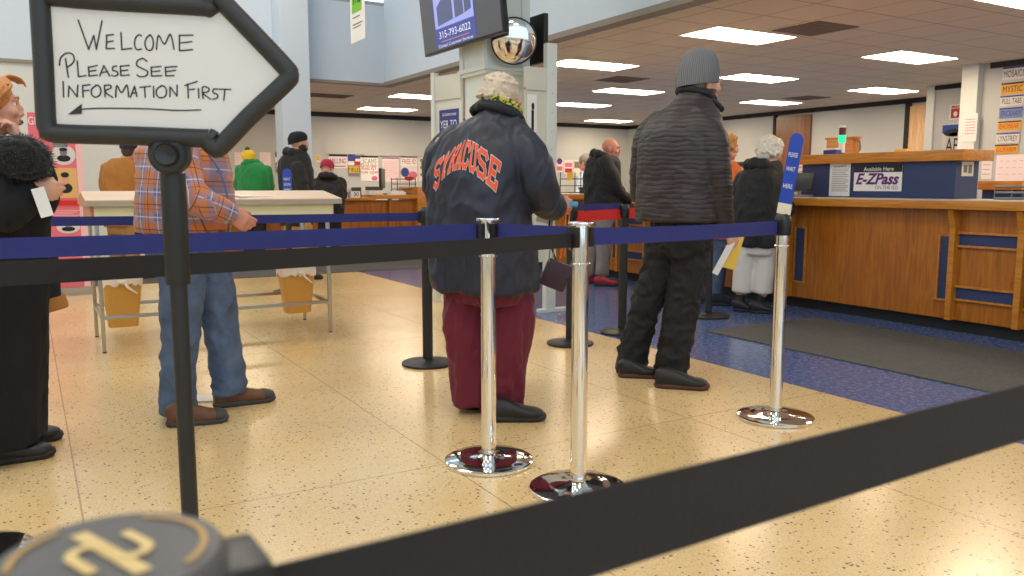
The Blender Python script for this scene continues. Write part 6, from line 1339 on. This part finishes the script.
# brown jacket man at far left
far_person('man in a tan canvas jacket and dark cap behind the writing table', (128, 281), None, (129, 150, .0), (20, -.1),
           [(122, 226, .20, .15), (122, 216, .215, .16), (122, 195, .22, .16), (122, 178, .225, .15), (122, 166, .20, .13), (124, 159, .12, .10)],
           [[(108, 168, .05, .075), (106, 188, .1, .07), (112, 203, .2, .06), (122, 200, .3, .045)], [(137, 168, .0, .075), (139, 190, .05, .07), (136, 203, .2, .06), (130, 200, .3, .045)]],
           [[(116, 226, .03, .10), (117, 250, .03, .085), (118, 272, .03, .075)], [(130, 226, -.03, .10), (132, 250, -.03, .085), (134, 273, -.03, .075)]],
           'tan_canvas', 'tan_trouser', cap='cap', shoes=[(114, 279, 40, .26), (131, 280, 70, .27)], phi=20, face=False, hair=dict(m='hair_brown', puff=.0, low=-.01))
# green hooded person
far_person('person in a green hooded top and yellow pompom hat, back turned', (253, 264), None, (249, 160, .0), (-15, -.2),
           [(254, 212, .20, .15), (254, 205, .22, .16), (254, 190, .235, .165), (254, 176, .235, .155), (253, 167, .20, .13), (252, 162, .12, .10)],
           [[(241, 170, .04, .08), (239, 186, .1, .07), (243, 198, .2, .06), (250, 195, .3, .045)], [(266, 170, .0, .08), (269, 186, .05, .07), (267, 198, .2, .06), (260, 195, .28, .045)]],
           [[(249, 212, .03, .10), (249, 235, .03, .085), (249, 259, .03, .07)], [(260, 212, -.03, .10), (260, 235, -.03, .085), (260, 260, -.03, .07)]],
           'green_fleece', 'black_trouser', cap='yellow_knit', shoes=[(246, 264, 20, .26), (257, 264.5, 30, .26)], phi=5, face=False, hood=(252, 165, .05), hsc=.98)
bm = bmesh.new(); pc_ = s.P(247.5, 149.2, 0); rnd = random.Random(1)
blob(bm, pc_, .033, None, 2)
for i in range(50): v_ = Vector((rnd.gauss(0, 1), rnd.gauss(0, 1), rnd.gauss(0, 1))).normalized(); blob(bm, pc_ + v_ * .032, .009, None, 1)
s.part('pompom', bm, 'pom_green', vox=.006)
# bearded man
far_person('bearded man in a black beanie and black hooded jacket facing right near the column', (300, 279), None, (299, 143, .0), (82, .05),
           [(297, 225, .20, .16), (297, 215, .21, .165), (297, 195, .21, .165), (296, 176, .22, .155), (295, 162, .20, .14), (296, 154, .13, .115), (297, 150, .09, .09)],
           [[(297, 168, -.17, .08), (302, 185, -.2, .075), (306, 200, -.18, .065), (310, 210, -.1, .05)], [(294, 168, .17, .075), (298, 190, .2, .07), (306, 205, .15, .05)]],
           [[(294, 225, .06, .10), (294, 250, .06, .08), (294, 272, .06, .07)], [(304, 225, -.06, .10), (304, 250, -.06, .085), (304, 273, -.06, .075)]],
           'black_coat', 'tan_trouser', cap='beanie_black', beard='beard_dark', shoes=[(290, 279, 80, .27), (299, 280, 85, .28)], phi=68, hood=(294, 155, .05))
# red capped person
far_person('person in a maroon knit cap and black jacket leaning over the back counter', (328, 263.5), None, (327, 169, .1), (20, -.6),
           [(330, 222, .19, .15), (330, 214, .20, .16), (330, 200, .21, .16), (330, 188, .22, .16, 20, .03), (329, 180, .19, .13, 20, .07), (328, 175, .11, .10, 20, .1)],
           [[(318, 182, .1, .075), (316, 192, .1, .07), (318, 200, .2, .05)], [(340, 182, .06, .08), (343, 192, .1, .07), (341, 198, .25, .05)]],
           [[(325, 222, .03, .10), (325, 240, .03, .085), (325, 259, .03, .07)], [(335, 222, -.03, .10), (335, 240, -.03, .085), (335, 260, -.03, .07)]],
           'black_coat', 'black_trouser', cap='red_knit', shoes=[(322, 263.5, 20, .26), (332, 264, 30, .26)], phi=20, face=False, hood=(328, 178, .05))
# clerk behind the far counter
far_person('clerk with grey hair in a pale blue top behind the far counter', (590, 263), 12.1, (585, 163, .0), (-60, -.3),
           [(590, 215, .18, .13), (590, 205, .19, .14), (590, 192, .19, .14), (590, 182, .19, .13), (589, 176, .17, .11), (587, 172, .09, .08)],
           [[(582, 179, -.1, .06), (580, 190, -.14, .055), (578, 197, -.2, .045)], [(597, 179, .0, .06), (599, 190, .0, .055), (595, 197, -.1, .045)]],
           [[(586, 215, .0, .09), (586, 240, 0, .07), (586, 260, 0, .06)], [(593, 215, .0, .09), (593, 240, 0, .07), (593, 260, 0, .06)]],
           'shirt_blue', 'black_trouser', phi=-70, hair=dict(m='hair_steel', puff=.01, low=-.03), face=True, skin='skin_ruddy')
# clerk behind the raised counter
far_person('clerk with short grey brown hair half hidden behind the raised oak counter', (853, 257), 12.6, (853, 146.5, .0), (-60, -.3),
           [(853, 205, .18, .13), (853, 195, .19, .14), (853, 182, .19, .14), (853, 168, .19, .13), (853, 160, .16, .11), (853, 156, .09, .08)],
           [[(847, 164, .0, .06), (845, 178, .0, .055), (847, 186, -.15, .045)], [(859, 164, .0, .06), (861, 178, .0, .055), (858, 186, -.1, .045)]],
           [[(850, 205, .0, .09), (850, 230, 0, .07), (850, 256, 0, .06)], [(857, 205, .0, .09), (857, 230, 0, .07), (857, 256, 0, .06)]],
           'hair_steel', 'black_trouser', phi=-70, hair=dict(m='hair_steel', puff=.008, low=-.03), face=True)
